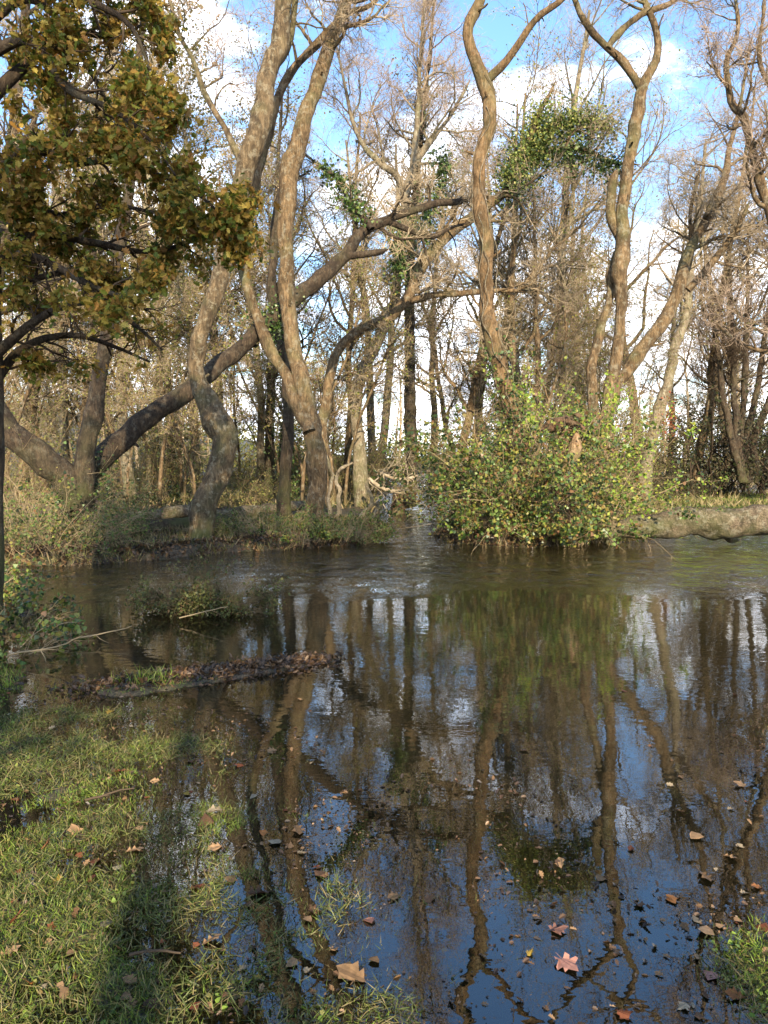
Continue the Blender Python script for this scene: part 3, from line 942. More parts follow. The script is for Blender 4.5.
shrub('bramble_thicket', 'big leafy bramble mass wrapped round the foot of the sinuous trunk', 'bramble', gp(533, 13.7), 2.1, 1.35, 90, LF_BRAM, TW_DEAD, 21000, .062, T_IVY,
      -.12, (7, 5), .5, .007, flat=(.95, .8), clump=1.9)
shrub('bramble_thicket', 'low dark bramble skirting the water at the right end of the island', 'bramble', gp(563, 13.4), .95, 1.0, 70, LF_BRAM, TW_DEAD, 9000, .06, T_IVY,
      -.16, (6, 5), .6, .006, flat=(1.0, .8))
shrub('bramble_thicket', 'low bramble trailing into the water at the left end of the island', 'bramble', gp(498, 13.3), .85, .6, 50, LF_BRAM, TW_DEAD, 5500, .055, T_IVY,
      -.16, (6, 5), .6, .006, flat=(1.0, .8))
shrub('bramble_thicket', 'yellow-green bramble sprays leaning left over the inlet', 'bramble', gp(510, 14.3), 2.7, .7, 30, LF_BRAM, TW_DEAD, 5200, .065, T_IVY,
      -.08, (6, 5), .7, .008, tilt=(-.12, 0, 0))
shrub('bramble_shoots', 'long arching bramble shoots standing clear of the leafy mass', 'bramble', gp(525, 13.5), 2.6, 1.0, 14, LF_BRAM, TW_DEAD, 1500, .055, T_IVY, -.10, (5, 3), .3, .007)
shrub('sapling', 'bright green leafy sapling in front of the twin-stemmed tree', 'sapling', gp(596, 13.9), 2.7, .6, 20, LF_SAP, TW_DEAD, 7000, .07, T_DIA, -.01, (8, 6), .22, .014)
shrub('marsh_tussock', 'straw-coloured grassy scrub between the sapling and the fallen log', 'shrub', gp(628, 15.6), .9, 1.3, 60, LF_SCRUB, TW_DEAD, 2600, .05, T_DIA, -.05, (5, 4), .5, .005)
# torn stump in the island
base = at(566, 500, 13.9)
base[2] = .1
rt = thing('broken_stump', 'torn broken stump with raw orange wood showing through the bramble', 'stump', base)
sp = spine([(556, 520, 30), (560, 480, 27), (566, 452, 24), (572, 428, 18), (579, 414, 8)], 13.45, 13.35, .06)
s = Soup()
s.add(*tubes(sp[None, :, :3], sp[None, :, 3], 14, .4, 7))
sp = spine([(540, 432, 6), (556, 424, 11), (570, 422, 10), (584, 430, 5)], 13.25, 13.15, .06)
s.add(*tubes(sp[None, :, :3], sp[None, :, 3], 11, .45, 9))
s.build('stump_body', B_ROT, rt, base)
sp = spine([(562, 476, 5), (571, 458, 15), (575, 446, 13), (577, 430, 3)], 13.12, 13.05, .05)
mesh_obj('torn_wood', *tubes(sp[None, :, :3], sp[None, :, 3], 9, .2, 9), B_TORN, rt, base)

# bush on the islet, near left thickets, bank plants
shrub('waterside_bush', 'small twiggy olive bush standing alone in the water', 'bush', (*onwater(205, 612)[:2], .02), (.46), .72, 200, LF_BANKSH, TW_SCRUB, 21000, .034, T_DIA, -.08, (6, 5), .75, .0032, flat=(1.2, .6))
for px, D, h, lab in ((-10, 6.0, .45, 'tangled bramble at the left edge above the leaf litter'),
                      (8, 7.2, .38, 'low dark bramble where the near bank meets the pool'),
                      (-30, 8.2, .6, 'bramble with bright leaves beside the stream at the left edge')):
    shrub('bank_bramble', lab, 'bramble', gp(px, D), h, .8, 60, LF_BRAM, TW_DEAD, 2400, .045, T_IVY, -.14, (5, 4), .9, .0045)
for px, D, h, sprd, lab, lm_ in (
        (20, 11.4, 1.1, 1.6, 'ivy-leaved thicket on the far bank at the left edge', LF_BRAM),
        (58, 11.3, 1.0, 1.4, 'sunlit thicket at the foot of the leaning tree', LF_LOW),
        (104, 12.6, .75, .8, 'green bush right of the leaning tree base', LF_LOW),
        (20, 13.5, 2.0, 1.8, 'tall thin-leaved shrub behind the leaning tree', LF_SCRUB),
        (240, 13.5, .42, 1.4, 'brownish undergrowth between bent and forked trunks', LF_SCRUB),
        (272, 13.35, .55, 1.1, 'dark green undergrowth left of the forked trunk', LF_LOW),
        (338, 13.4, .5, 1.0, 'green undergrowth in front of the forked trunk', LF_LOW),
        (360, 13.8, .5, .8, 'lush undergrowth at the water end of the bank', LF_LOW),
        (300, 13.1, .28, 1.2, 'low leafy cover below the forked trunk', LF_BRAM)):
    shrub('bank_shrub', lab, 'shrub', gp(px, D), h, sprd, 80, lm_, TW_DEAD, 4200, .045, T_IVY if lm_ is LF_BRAM else T_DIA, -.08, (6, 5), .7, .005)

# ------------------------------------------------------------------ fallen wood
def log_thing(name, label, rows, D0, D1, mat, k=16, rough=.12, part='log', cat='log', extra=None):
    sp = spine(rows, D0, D1, .12)
    base = sp[0, :3].copy()
    r = thing(name, label, cat, base)
    s = Soup()
    s.add(*tubes(sp[None, :, :3], sp[None, :, 3], k, rough, 4))
    for e in (extra or []):
        q = spine(e, D0 - .1, D0 + .1, .06)
        s.add(*tubes(q[None, :, :3], q[None, :, 3], 7, .15, 6))
    s.build(part, mat, r, base)
    return r, base, sp


r, base, sp = log_thing('mossy_log', 'mossy fallen trunk lying across the water at right', [(594, 536, 12), (618, 529, 18), (640, 527, 22), (665, 525, 25), (690, 521, 29), (715, 523, 31),
                        (740, 523, 30), (775, 520, 32), (840, 517, 36)], 13.3, 12.6, B_LOG, 26, .2,
                        extra=[[(605, 540, 6), (622, 552, 5), (640, 546, 3)], [(725, 532, 12), (731, 539, 9), (738, 540, 3)]])
q = resample(sp, 100)
i = rng.integers(10, 99, 2600)
P = q[i, :3] + np.stack([rng.normal(size=2600) * .03, rng.normal(size=2600) * .10, q[i, 3] * (.75 + .3 * rng.random(2600))], -1)
keep = noise3(P * 2.3) > .45
mesh_obj('moss_tufts', *leaf_cloud(P[keep], .045, T_DIA, .3), LF_LOW, r, base, False)
C, Rr = spawn(q[None, :, :3], q[None, :, 3], 46, .05, .95, .5, 7, (60, 90), .2, .12, .08, .004, .008)
mesh_obj('shoots', *tubes(C, Rr, 4), TW_DEAD, r, base)
log_thing('fallen_log', 'long dark rotting log on the bank behind the stream', [(72, 534, 20), (110, 533, 24), (150, 531, 23), (190, 528, 22), (240, 524, 20)], 13.8, 14.6, B_DARK, 14, .18)
log_thing('fallen_log', 'thinner mossy log lying on top of the dark one', [(120, 519, 12), (150, 516, 14), (180, 512, 13), (215, 507, 10)], 15.0, 15.8, B_LOG, 12, .18)
log_thing('fallen_log', 'sunlit log far back near the pale straight trunk', [(120, 498, 7), (150, 497, 8), (185, 495, 8), (215, 492, 6)], 26, 27, B_PALE, 10, .15)
log_thing('fallen_log', 'brown log lying low behind the forked tree', [(215, 515, 12), (245, 512, 12), (275, 508, 11), (305, 505, 8)], 17, 18, B_LOG, 10, .18)

base = at(352, 508, 17)
base[2] = .1
r = thing('twisted_root', 'bleached twisted roots and snags at the inlet mouth', 'driftwood', base)
s = Soup()
for rows, D in (([(330, 515, 6), (329, 495, 5), (332, 475, 5), (328, 460, 4), (326, 452, 3)], 17), ([(336, 518, 7), (340, 495, 6), (336, 480, 5), (342, 468, 5), (352, 463, 3)], 17),
                ([(352, 525, 8), (366, 512, 8), (372, 498, 7), (367, 485, 5), (368, 478, 3)], 16.5), ([(356, 528, 7), (372, 520, 8), (380, 508, 6), (384, 500, 4)], 16.3),
                ([(360, 522, 6), (374, 528, 6), (378, 515, 5)], 16.0)):
    q = spine(rows, D, D - .3, .07)
    q[:, 3] *= .7
    q[1:, :3] += .09 * (np.stack([noise3(q[1:, :3] * 6 + a_) - .5 for a_ in (1, 9, 23)], -1))
    s.add(*tubes(q[None, :, :3], q[None, :, 3], 9, .4, 9))
s.build('snags', B_DEAD, r, base)
base = at(398, 515, 20.5)
base[2] = 0
r = thing('dead_branch', 'pale dead branch caught across the inlet', 'branch', base)
q1 = spine([(368, 478, 4), (382, 488, 4), (400, 492, 4.5), (425, 490, 4), (450, 485, 2)], 19.5, 20, .1)
q2 = spine([(378, 470, 3), (392, 478, 3.5), (410, 478, 3), (430, 470, 2)], 19.8, 20.2, .1)
s = Soup()
for q in (q1, q2):
    s.add(*tubes(q[None, :, :3], q[None, :, 3], 7, .2, 6))
    qq = resample(q, 20)
    c, rr_ = spawn(qq[None, :, :3], qq[None, :, 3], 22, .0, 1, 1.1, 7, (40, 80), .2, .05, .5, .006, .02)
    s.add(*tubes(c, rr_, 4))
    c, rr_ = spawn(c, rr_, 5, .2, 1, .5, 4, (30, 60), .2, .0, .6, .005, .02)
    s.add(*tubes(c, rr_, 3))
s.build('branch_wood', B_DEAD, r, base)
q = spine([(397, 522, 17), (398, 508, 14), (399, 496, 12), (398, 487, 9)], 20.5, 20.5, .08)
tag(mesh_obj('rotten_stump', *tubes(q[None, :, :3], q[None, :, 3], 12, .3, 5), B_ROT, None, (q[0, 0], q[0, 1], 0)), 'short reddish rotten stump standing in the inlet', 'stump')

# ------------------------------------------------------------------ the wood behind
def proto(name, label, hgt, r0, bm, tm, leaf=None, nl1=16, lean=.1, wander=.07, clear=.3, group=None, l1=.34):
    root = thing(name, label, 'tree', (0, 0, 0), group)
    P = walk(np.zeros((1, 3)) - np.array([0, 0, .3]), np.array([[lean, 0, 1.0]]), np.array([hgt]), 18, wander, .05)
    Rd = (r0 * np.linspace(1, .12, 18) ** .8)[None]
    Rd[0, 0] *= 1.35
    s = Soup()
    s.add(*tubes(P, Rd, 9, .1, 2.5))
    lb, tw = s, Soup()
    C1, R1 = spawn(P, Rd, nl1, clear, 1, hgt * l1, 10, (25, 60), .17, .06, .6, .02, .1)
    lb.add(*tubes(C1, R1, 6))
    C2, R2 = spawn(C1, R1, 7, .2, 1, hgt * .15, 7, (25, 60), .2, .05, .6, .010, .03)
    lb.add(*tubes(C2, R2, 4))
    lb.build('trunk', bm, root)
    C3, R3 = spawn(C2, R2, 7, .15, 1, hgt * .07, 5, (25, 60), .24, .04, .7, .0052, .02)
    tw.add(*tubes(C3, R3, 3))
    C4, R4 = spawn(C3, R3, 4, .15, 1, hgt * .036, 3, (25, 65), .25, .02, .8, .0038, .01)
    tw.add(*tubes(C4, R4, 3))
    tw.build('twigs', tm, root)
    if leaf:
        lmat, n, sz_ = leaf
        mesh_obj('leaves', *leaf_cloud(on_branches(C4, n, .06), sz_, T_DIA, .5), lmat, root, (0, 0, 0), False)
    return root


G_WOOD = 'bare trees of the wood behind the water'
PR = [proto('woodland_tree', 'thinly leaved yellowing tree standing in the flooded wood behind the water', 13, .17, B_WARM, TW_TAN, (LF_HAZE, 1800, .07), group=G_WOOD),
      proto('woodland_tree', 'bare brown-twigged tree standing in the flooded wood behind the water', 14, .20, B_PALE, TW_TAN, None, 15, .05, .05, .38, G_WOOD),
      proto('woodland_tree', 'nearly bare tree with a few last yellow leaves in the flooded wood behind the water', 12, .14, B_WARM, TW_PINK, (LF_OLIVE, 2600, .075), 17, -.15, .10, .25, G_WOOD),
      proto('woodland_tree', 'bare brown-twigged tree standing in the flooded wood behind the water', 15, .22, B_DARK, TW_TAN, None, 13, .1, .06, .3, G_WOOD),
      proto('leafy_tree', 'tree still carrying thin yellow-olive leaves, behind the oak boughs', 14, .19, B_PALE, TW_TAN, (LF_OLIVE, 9000, .09), 14, .05, .07, .3, 'leafy trees behind the oak boughs'),
      proto('ivy_clad_tree', 'trunk thickly clad in dark ivy, left of the pale curved tree', 12, .17, B_DARK, TW_TAN, None, 11, .03, .05, .4, None)]
pend = [False] * len(PR)


def put(k, px, D, sc=1.0, rot=None, label=None, group=None):
    loc = gp(px, D)
    rot = rng.uniform(0, 6.28) if rot is None else rot
    if not pend[k]:
        pend[k] = True
        r = PR[k]
        r.location, r.rotation_euler, r.scale = loc, (0, 0, rot), (sc,) * 3
        if label:
            r['label'] = label
        return r
    return dup(PR[k], loc, rot, sc, label, group)


# ivy on the clad tree prototype
q = np.stack([np.zeros(40), np.zeros(40), np.linspace(.3, 8, 40), np.full(40, .14)], -1)
n = 4200
zz = rng.random(n) ** .9 * 8.0
P = np.stack([rng.normal(size=n), rng.normal(size=n), np.zeros(n)], -1)
P = nrm(P) * (.14 + .42 * np.abs(rng.normal(size=n)) * (.3 + noise3(np.stack([zz * .8, zz * 0, zz * 0], -1))))[:, None]
trk = [c for c in PR[5].children if c.name.startswith('trunk')][0]
P[:, 2] = zz
P[:, 0] += zz * .03
mesh_obj('ivy', *leaf_cloud(P, .09, T_IVY, .6, (0, -.5, .7), .4), LF_IVY, PR[5], (0, 0, 0), False)

put(1, 150, 26.5, 1.0, 0.3, 'pale straight trunk in sun between the leaning tree and the bent trunk')
put(1, 196, 27.5, .95, 2.0, 'pale trunk in sun seen just behind the bent trunk')
put(5, 172, 24.0, .95, 0.0)
put(5, 290, 23.5, .8, 2.5, 'slender ivy-clad trunk behind the forked tree')
put(4, 215, 24, 1.0, 1.2)
put(4, 262, 28, .95, 3.0)
put(4, 130, 21, .95, 5.0)
put(4, 70, 25, .9, 4.0)
for px, D, k, sc in ((20, 22, 0, 1), (48, 27, 2, .95), (88, 24, 2, 1), (118, 30, 1, 1), (-30, 20, 3, .9), (268, 25, 3, .8), (340, 27, 2, 1), (372, 32, 1, 1),
                     (464, 24, 2, .9), (470, 32, 1, 1), (527, 21, 0, .85), (545, 23, 2, .9), (572, 29, 1, 1), (640, 28, 0, .95),
                     (690, 27, 2, .9), (765, 29, 1, .95), (815, 24, 2, 1)):
    put(k, px, D, sc * rng.uniform(1.05, 1.3))
for k_ in range(7):
    D = rng.uniform(36, 62)
    put((0, 1, 2, 2)[k_ % 4], rng.uniform(-90, 860), D, rng.uniform(1.0, 1.35))

SLIM = proto('slender_tree', 'thin pole-like young tree with yellow-green leaves among the scrub behind the water', 8.5, .055, B_WARM, TW_TAN, (LF_HAZE, 2600, .065), 15, .08, .09, .25, 'thin young trees in the scrub', .22)
SLIM.location = gp(300, 19.5)
for k_ in range(54):
    px, D = rng.uniform(-40, 810), rng.uniform(18.5, 36)
    if px > 625 and D < 33:
        px -= 620
    if 372 < px < 448 and D < 30:
        px -= 90
    dup(SLIM, gp(px, D), rng.uniform(0, 6.28), rng.uniform(.65, 1.25))

for px, D, k, sc in ((432, 33, 0, 1.1), (455, 40, 2, 1.2), (492, 36, 0, 1.1), (535, 38, 2, 1.2), (585, 41, 1, 1.2), (602, 36, 2, 1.15),
                     (668, 37, 0, 1.1), (722, 35, 2, 1.1), (748, 42, 0, 1.2)):
    put(k, px, D, sc)

# far wood as one mass
s = Soup()
hgt = 13
P0 = walk(np.zeros((1, 3)), np.array([[.05, 0, 1.0]]), np.array([hgt]), 8, .06, .05)
R0 = (.17 * np.linspace(1, .15, 8))[None]
c1, r1 = spawn(P0, R0, 12, .2, 1, 4.5, 6, (25, 60), .18, .06, .6, .03, .1)
c2, r2 = spawn(c1, r1, 7, .2, 1, 2.0, 5, (25, 60), .2, .05, .6, .02, .05)
c3, r3 = spawn(c2, r2, 6, .2, 1, .9, 3, (25, 60), .2, .05, .7, .014, .03)
ps = Soup()
for a_, b_, k_ in ((P0, R0, 5), (c1, r1, 3), (c2, r2, 3), (c3, r3, 3)):
    ps.add(*tubes(a_, b_, k_))
pv = ps.verts()
for k_ in range(95):
    D = rng.uniform(60, 115)
    x = rng.uniform(-.75, .75) * D
    a = rng.uniform(0, 6.28)
    sc = rng.uniform(.75, 1.15)
    ca, sa = math.cos(a), math.sin(a)
    V = np.stack([pv[:, 0] * ca - pv[:, 1] * sa, pv[:, 0] * sa + pv[:, 1] * ca, pv[:, 2]], -1) * sc + np.array([x, D, .2])
    s.add(V, ps.F)
o = s.build('far_woodland', TW_TAN)
o['kind'] = 'stuff'
# far hedge-like understory as one mass
n = 60000
x = rng.uniform(-85, 85, n)
y = rng.uniform(60, 112, n)
P = np.stack([x, y, .2 + (1.0 + 6.5 * noise2(x, y, .16)) * rng.random(n) ** 1.2], -1)
o = mesh_obj('far_undergrowth', *leaf_cloud(P, .38, T_DIA, .4), LF_SCRUB, None, (0, 0, 0), False)
o['kind'] = 'stuff'

# understory shrubs in the wood
G_UND = 'scrub in the wood behind'
UL = 'olive and straw-coloured scrub bush in the wood behind the water'
US = [shrub('scrub_bush', UL, 'bush', (0, 0, 0), 2.0, 2.2, 60, LF_SCRUB, TW_SCRUB, 5200, .075, T_DIA, -.05, (7, 5), .6, .011, G_UND, jit=.08),
      shrub('scrub_bush', UL, 'bush', (0, 0, 0), 1.5, 2.4, 60, LF_SCRUB, TW_SCRUB, 4200, .07, T_DIA, -.07, (7, 5), .7, .010, G_UND, jit=.08),
      shrub('scrub_bush', UL, 'bush', (0, 0, 0), 3.0, 2.0, 36, LF_SCRUB, TW_SCRUB, 3600, .07, T_DIA, -.02, (9, 6), .4, .014, G_UND, jit=.06)]
used = [False] * 3
spots = [(-20, 17), (140, 23), (235, 21), (270, 29), (345, 24), (362, 27), (335, 30),
         (478, 20), (475, 25), (490, 19), (385, 38), (510, 22), (548, 20), (565, 24), (590, 22), (540, 28), (615, 27), (470, 33),
         (610, 34), (650, 31), (680, 35), (165, 31), (190, 34), (95, 33), (20, 31), (700, 40), (740, 38), (310, 36), (130, 42), (240, 40), (360, 42), (500, 40), (570, 44), (640, 46), (40, 44), (770, 42)]
for px, D in spots:
    k_ = int(rng.integers(0, 3))
    loc = gp(px + rng.uniform(-6, 6), D)
    sc = rng.uniform(.75, 1.2)
    if not used[k_]:
        used[k_] = True
        US[k_].location, US[k_].rotation_euler, US[k_].scale = loc, (0, 0, rng.uniform(0, 6)), (sc,) * 3
    else:
        dup(US[k_], loc, rng.uniform(0, 6.28), sc)
# dark evergreens at right
ev = shrub('evergreen_bush', 'dark evergreen bush right of the pale leaning trunk', 'bush', gp(700, 26.5), 3.8, 1.5, 18, LF_DARK, TW_DARK, 6000, .10, T_DIA, -.02, (9, 6), .35, .03, jit=.1)
dup(ev, gp(745, 28.5), 1.4, .95, 'tall dark evergreen behind the fanned coppice')
dup(ev, gp(790, 25.5), 2.9, 1.0, 'dark evergreen at the right edge')
lowe = shrub('low_evergreen', 'rounded low evergreen at the foot of the pale leaning trunk', 'bush', gp(668, 25), .95, 1.5, 60, LF_DARK, TW_DARK, 5000, .06, T_DIA, -.08, (6, 5), .8, .008)
dup(lowe, gp(712, 27), 1.0, .9, 'second rounded low evergreen on the far grass')
dup(lowe, gp(120, 19), 2.0, 1.1, 'dark low bush on the shaded bank behind the logs')

# ------------------------------------------------------------------ trees behind the viewer (their shadows fall on the grass)
def wspine(rows, step=.3):
    return smooth_path(rows, step)


BV = [((.66, -8.0), .165, 11), ((1.36, -9.0), .21, 12), ((1.86, -8.4), .24, 12), ((2.75, -9.5), .26, 12), ((3.9, -11), .2, 13), ((-.95, -6.0), .2, 10.5)]  # the last, leafy one is added out of view to shade the left side
for i_, ((x, y), r, h) in enumerate(BV):
    rows = [(x + .12 * math.sin(z * .5 + i_), y, z, max(.02, r * (1 - z / (h * 1.15)))) for z in np.linspace(-.3, h, 7)]
    hero('bankside_tree' if i_ < 5 else 'leafy_tree', ['slim bare tree behind the viewer, nearest of the row', 'stout bare tree behind the viewer, second of the row', 'broad bare tree behind the viewer', 'thick leafy-topped tree behind the viewer',
                           'tall tree far to the right behind the viewer', 'unseen leafy tree added behind the viewer to shade the left bank'][i_],
         [wspine(rows)], B_DARK, TW_DARK, [.5 if i_ < 5 else .41], 12 if i_ < 5 else 22, 2.4, .8, lvl4=False, leaves=(LF_OAK, 2600 if i_ < 5 else 4800, .09 if i_ < 5 else .14))

# ------------------------------------------------------------------ grass, litter, fallen leaves
def scatter(n, x0, x1, y0, y1, ok):
    x = rng.uniform(x0, x1, n)
    y = rng.uniform(y0, y1, n)
    z = H(x, y)
    k_ = ok(x, y, z)
    return np.stack([x[k_], y[k_], z[k_]], -1)


def gok(x, y, z):
    d = noise2(x + 5, y, 2.2) * .7 + noise2(x, y + 9, 7.0) * .5
    return (z > -.20) & (rng.random(len(x)) < np.clip(d * 3.0 - 1.35, .22, .85) * np.clip((z + .10) / .10, .4, 1) * np.clip(1.4 - .36 * (y - 2), .16, 1))


s = Soup()
P = scatter(430000, -3.4, 3.0, 1.5, 5.2, gok)
s.add(*blades(P, .033, .0029, .95))
P3 = scatter(130000, -3.4, 2.6, 1.5, 4.6, lambda x, y, z: (z > -.11) & (noise2(x + 21, y, 3.0) > .35))
P3[:, 2] = np.where(P3[:, 2] > -.018, np.maximum(P3[:, 2] + .008, -.004), P3[:, 2] + .006)
straw = Soup()
straw.add(*blades(P3, .055, .0032, 2.6))
o = straw.build('flattened_grass', GRASS_WET, None, (0, 0, 0), False)
o['kind'] = 'stuff'
P2 = scatter(30000, -4.5, -1.5, 5.0, 8.8, lambda x, y, z: (z > 0) & (noise2(x, y, 1.8) > .4))
s.add(*blades(P2, .11, .006, .5))
P2 = scatter(90000, 4, 18, 16, 32, lambda x, y, z: (z > -.01) & (noise2(x, y, .8) > .3))
s.add(*blades(P2, .07, .02, .6))
o = s.build('grass', GRASS, None, (0, 0, 0), False)
o['kind'] = 'stuff'
P = scatter(16000, -2.6, 2.6, 1.6, 4.8, lambda x, y, z: (z > -.08) & (noise2(x + 3, y + 8, 3.0) > .45))
P[:, 2] += .012
o = mesh_obj('clover_cover', *leaf_cloud(P, .016, T_IVY, 2.0, (0, 0, 1)), GRASS, None, (0, 0, 0), False)
o['kind'] = 'stuff'
s = Soup()
P = scatter(30000, -7, -.2, 10.4, 18, lambda x, y, z: (z > .0) & (noise2(x, y, 1.3) > .5))
s.add(*blades(P, .13, .012, .5))
P = scatter(14000, 3.0, 5.2, 13.2, 17, lambda x, y, z: (z > -.05))
s.add(*blades(P, .35, .012, .4))
P = scatter(60000, -22, 22, 20, 50, lambda x, y, z: (z > .03) & (noise2(x, y, .7) > .45))
s.add(*blades(P, .30, .03, .6))
P = scatter(60000, -7, 5.5, 10.2, 16.5, lambda x, y, z: (z > -.09) & (z < .09) & (noise2(x, y, 2.1) > .38))
s.add(*blades(P, .15, .010, .9))
o = s.build('marsh_grass', GRASS_DULL, None, (0, 0, 0), False)
o['kind'] = 'stuff'

# drifted leaf litter: the dark tongue and the banks
s = Soup()
n = 3600
q = rng.random(n)
q = q ** .85
P = np.stack([-2.05 + 1.55 * q, 5.02 + .68 * q, np.zeros(n)], -1) + rng.normal(size=(n, 3)) * np.array([.1, .11, 0])
P[:, 2] = np.maximum(H(P[:, 0], P[:, 1]), 0) + rng.random(n) * .015
s.add(*leaf_cloud(P, .042, T_OAK, 1.2, (0, 0, 1)))
P = scatter(9000, -3.5, 2.6, 1.5, 5.2, lambda x, y, z: (z > -.14) & (noise2(x + 13, y, 2.5) > .5))
P[:, 2] = np.maximum(P[:, 2] + .006, .004 * rng.random(len(P)) - .001)
s.add(*leaf_cloud(P, .024, T_OAK, 2.2, (0, 0, 1)))
P = scatter(42000, -3.0, 2.6, 1.5, 5.2, lambda x, y, z: (z > -.06) & (noise2(x + 3, y + 1, 4) > .40))
P[:, 2] = np.maximum(P[:, 2] + .004, .004 * rng.random(len(P)) - .002)
s.add(*leaf_cloud(P, .011, T_DIA, 1.2, (0, 0, 1)))
P = scatter(9000, -5, -2, 4.8, 9, lambda x, y, z: z > 0)
P[:, 2] += .02
s.add(*leaf_cloud(P, .05, T_OAK, 1.5, (0, 0, 1)))
P = scatter(42000, -7, 0.2, 10.0, 16, lambda x, y, z: z > -.03)
P[:, 2] = np.maximum(P[:, 2], 0)
P[:, 2] += .02
s.add(*leaf_cloud(P, .07, T_OAK, 1.2, (0, 0, 1)))
P = scatter(26000, .6, 5.5, 12.2, 16.5, lambda x, y, z: z > -.03)
P[:, 2] = np.maximum(P[:, 2], 0)
P[:, 2] += .02
s.add(*leaf_cloud(P, .07, T_OAK, 1.2, (0, 0, 1)))
o = s.build('leaf_litter', LITTER, None, (0, 0, 0), False)
o['kind'] = 'stuff'

# dead twigs and sticks lying about on the near bank
STK = [((45, 655), .7, 'pale dead stick slanting out of the near bramble'), ((95, 640), .5, 'pale twig leaning over the pool edge'),
       ((200, 618), .5, 'curved pale twig under the little waterside bush'), ((150, 955), .16, 'short dark twig on the trodden grass'), ((105, 800), .22, 'dark twig lying in the wet hollow')]
for (px, py), ln, lab in STK:
    p = onwater(px, py, .05)
    c = walk(p[None] - np.array([[ln * .4, 0, 0]]), np.array([[1, rng.uniform(-.4, .4), .25]]), np.array([ln]), 8, .12, -.03)
    rr_ = np.linspace(.006, .003, 8)[None] * (1 + .3 * (ln > .4))
    s = Soup()
    s.add(*tubes(c, rr_, 6, .15, 20))
    c2_, r2_ = spawn(c, rr_, 3, .3, 1, ln * .3, 4, (30, 60), .2, 0, .6, .002, 1)
    s.add(*tubes(c2_, r2_, 4))
    tag(s.build('stick', TW_DEAD if 'pale' in lab or 'dead' in lab else TW_DARK, None, p), lab, 'stick')

COLS = {'tan': ((.36, .22, .11), 'tan'), 'rust': ((.26, .085, .035), 'rust-red'), 'yellow': ((.45, .30, .05), 'yellow'), 'pale': ((.36, .29, .19), 'pale cream'),
        'brown': ((.15, .08, .04), 'brown'), 'pink': ((.40, .20, .15), 'pinkish'), 'orange': ((.42, .17, .05), 'orange')}
LFM = {}
for cname, (c, word) in COLS.items():
    m, t, out = new_mat('fallen_leaf_' + cname)
    oi = t.nodes.new('ShaderNodeObjectInfo')
    tcn = t.nodes.new('ShaderNodeTexCoord')
    nz = noise_node(t, tcn.outputs['Object'], 5, 4, .6)
    col = mixc(t, rng_node(t, nz, .35, .7, 0, .7), c, tuple(v * .5 for v in c))
    hs = t.nodes.new('ShaderNodeHueSaturation')
    t.links.new(col, hs.inputs['Color'])
    t.links.new(rng_node(t, oi.outputs['Random'], 0, 1, .35, .85), hs.inputs['Value'])
    b = t.nodes.new('ShaderNodeBsdfPrincipled')
    t.links.new(hs.outputs[0], b.inputs['Base Color'])
    b.inputs['Roughness'].default_value = .7
    b.inputs['Specular IOR Level'].default_value = .2
    t.links.new(b.outputs[0], out.inputs[0])
    LFM[cname] = m
LPROT = {}


def fallen(px, py, cname, wpx, shape='oak', label=None):
    p = onwater(px, py)
    gz_ = float(H(p[0], p[1]))
    p[2] = max(gz_ + .012, .004)
    size = wpx * math.hypot(p[1], 1.6) / FPX * (.88 if shape == 'maple' else 1.1)
    key = (cname, shape)
    word = COLS[cname][1]
    wet = gz_ < -.01
    lab = label or ('%s %s leaf %s' % (word, {'oak': 'lobed', 'maple': 'pointed', 'plain': 'oval'}[shape], 'floating in the shallow water' if wet else 'lying on the wet grass'))
    if key not in LPROT:
        tv, tf = {'oak': T_OAK, 'maple': T_MAP, 'plain': T_IVY}[shape]
        v = tv - np.array([0, .5, 0])
        v[:, 2] += .22 * (v[:, 1] ** 2) + .10 * np.sin(v[:, 0] * 7 + 4 * v[:, 1] + len(LPROT))
        st = np.array([(-.012, -.5, 0), (.012, -.5, 0), (.02, -.82, .06), (0.0, -.82, .06)])
        V = np.concatenate([v, st])
        o = mesh_obj('fallen_leaf', V, tf + [np.array([[0, 1, 2, 3]]) + len(v)], LFM[cname], None, (0, 0, 0), False)
        LPROT[key] = o
        tag(o, lab, 'leaf', None)
    else:
        o = LPROT[key].copy()
        COL.objects.link(o)
    o['label'] = lab
    o['group'] = 'fallen leaves: ' + lab if not label else 'large fallen leaves'
    o.location = p
    o.rotation_euler = (rng.normal() * (.13 if wet else .4), rng.normal() * (.13 if wet else .4), rng.uniform(0, 6.28))
    o.scale = (size,) * 3
    if label:
        o.rotation_euler = (rng.normal() * .05 + .06, rng.normal() * .05, o.rotation_euler[2])
        o.location[2] += .004


fallen(351, 977, 'tan', 27, 'oak', 'large tan oak leaf floating on dark water near the bottom edge')
fallen(570, 968, 'pink', 25, 'maple', 'large pink maple leaf floating in the blue reflection at bottom')
fallen(560, 931, 'pink', 18, 'maple', 'smaller pinkish maple leaf floating just above the large pink one')
fallen(621, 1015, 'rust', 16, 'maple', 'rust-red leaf floating at the bottom edge below the twig reflection')
fallen(673, 902, 'orange', 13, 'maple', 'orange leaf on the water left of the bright grass tuft')
fallen(212, 942, 'tan', 17, 'oak', 'tan oak leaf on the sunlit strip of grass near the bottom')
fallen(107, 927, 'pale', 13, 'oak', 'pale upturned leaf on the sunny grass at left')
fallen(111, 713, 'yellow', 9, 'maple', 'bright yellow-green leaf on the bank below the litter')
fallen(58, 881, 'yellow', 11, 'maple', 'yellow leaf on the grass by the left edge')
fallen(10, 957, 'tan', 17, 'oak', 'tan leaf at the left edge of the sunny grass')
fallen(216, 813, 'pale', 18, 'oak', 'pale tan leaf at the top of the sunlit strip')
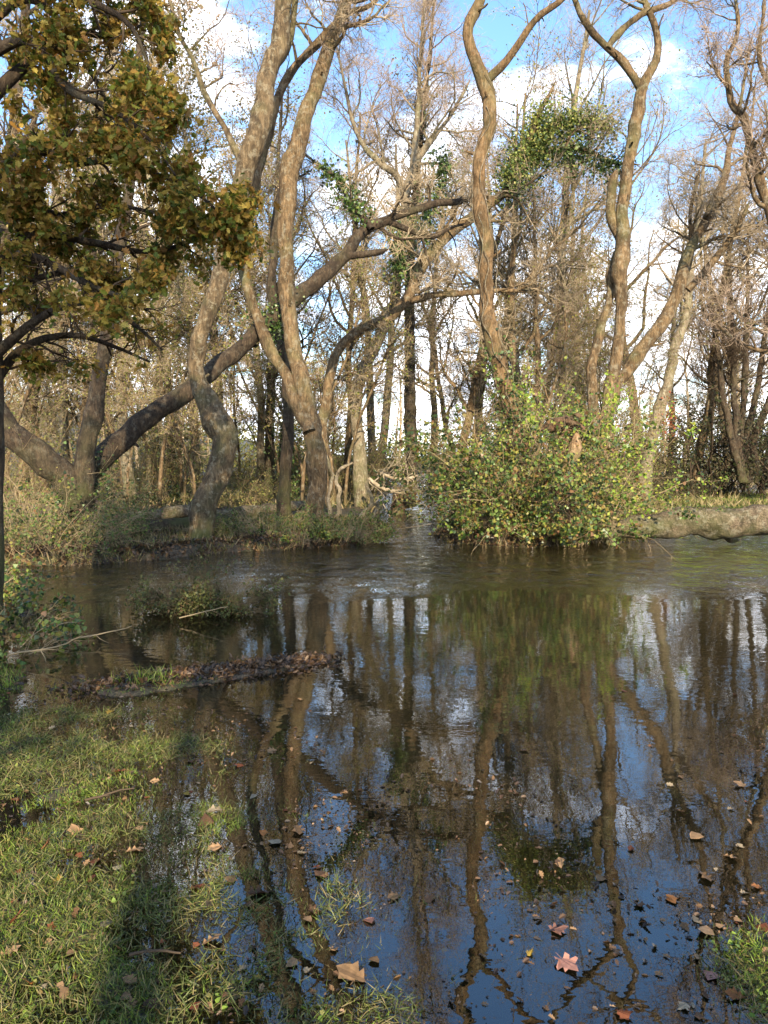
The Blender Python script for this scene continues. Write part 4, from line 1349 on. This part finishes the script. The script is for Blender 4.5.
fallen(735, 998, 'orange', 16, 'oak', 'orange leaf under the bright grass tuft at bottom right')
for px, py, c, w in ((205, 823, 'brown', 15), (215, 849, 'tan', 15), (135, 851, 'tan', 15), (95, 862, 'rust', 10), (92, 880, 'rust', 12), (32, 888, 'pale', 11), (86, 864, 'tan', 8), (75, 834, 'tan', 17),
                     (50, 932, 'rust', 10), (197, 889, 'rust', 14), (231, 880, 'tan', 11), (260, 894, 'brown', 22), (223, 950, 'tan', 9), (118, 952, 'tan', 12), (150, 1010, 'brown', 18), (195, 1008, 'rust', 13),
                     (63, 998, 'tan', 14), (40, 910, 'pale', 8), (154, 888, 'pale', 7), (70, 852, 'brown', 13), (15, 800, 'rust', 8), (298, 831, 'tan', 18), (276, 842, 'pale', 13), (290, 846, 'tan', 9), (301, 854, 'pale', 8),
                     (264, 834, 'orange', 9), (375, 962, 'tan', 10), (369, 921, 'pink', 10), (259, 979, 'yellow', 8), (316, 912, 'brown', 14), (153, 900, 'pale', 7), (88, 900, 'tan', 9), (16, 925, 'rust', 14),
                     (76, 920, 'brown', 12), (394, 898, 'tan', 14), (530, 954, 'yellow', 9), (706, 932, 'tan', 14), (696, 920, 'pale', 9), (745, 894, 'pale', 9), (757, 888, 'orange', 12), (730, 858, 'tan', 13),
                     (705, 878, 'tan', 18), (741, 847, 'pale', 8), (710, 976, 'pink', 14), (560, 864, 'tan', 13), (600, 880, 'tan', 9), (697, 958, 'tan', 10), (680, 812, 'tan', 10), (741, 786, 'tan', 14), (695, 838, 'tan', 13),
                     (238, 672, 'tan', 10), (272, 752, 'tan', 12), (120, 772, 'rust', 11), (50, 778, 'brown', 12), (155, 782, 'tan', 9), (240, 766, 'rust', 10), (525, 751, 'tan', 9), (180, 832, 'brown', 9), (140, 830, 'tan', 8),
                     (187, 795, 'yellow', 7), (300, 700, 'tan', 6), (45, 850, 'rust', 14), (130, 985, 'tan', 13), (28, 985, 'orange', 14), (320, 875, 'brown', 13), (430, 900, 'brown', 12), (335, 950, 'tan', 9), (640, 905, 'brown', 12)):
    fallen(px, py, c, w, ('oak', 'oak', 'maple', 'plain')[int(rng.integers(0, 4))])
for k_ in range(95):
    py = 690 + 330 * rng.random() ** .8
    px = rng.uniform(0, 330) if rng.random() < .7 else rng.uniform(620, 768)
    fallen(px, py, ('tan', 'rust', 'brown', 'brown', 'tan', 'pale')[int(rng.integers(0, 6))], rng.uniform(4, 10) * (.6 + (py - 690) / 500), ('oak', 'maple', 'plain')[int(rng.integers(0, 3))])
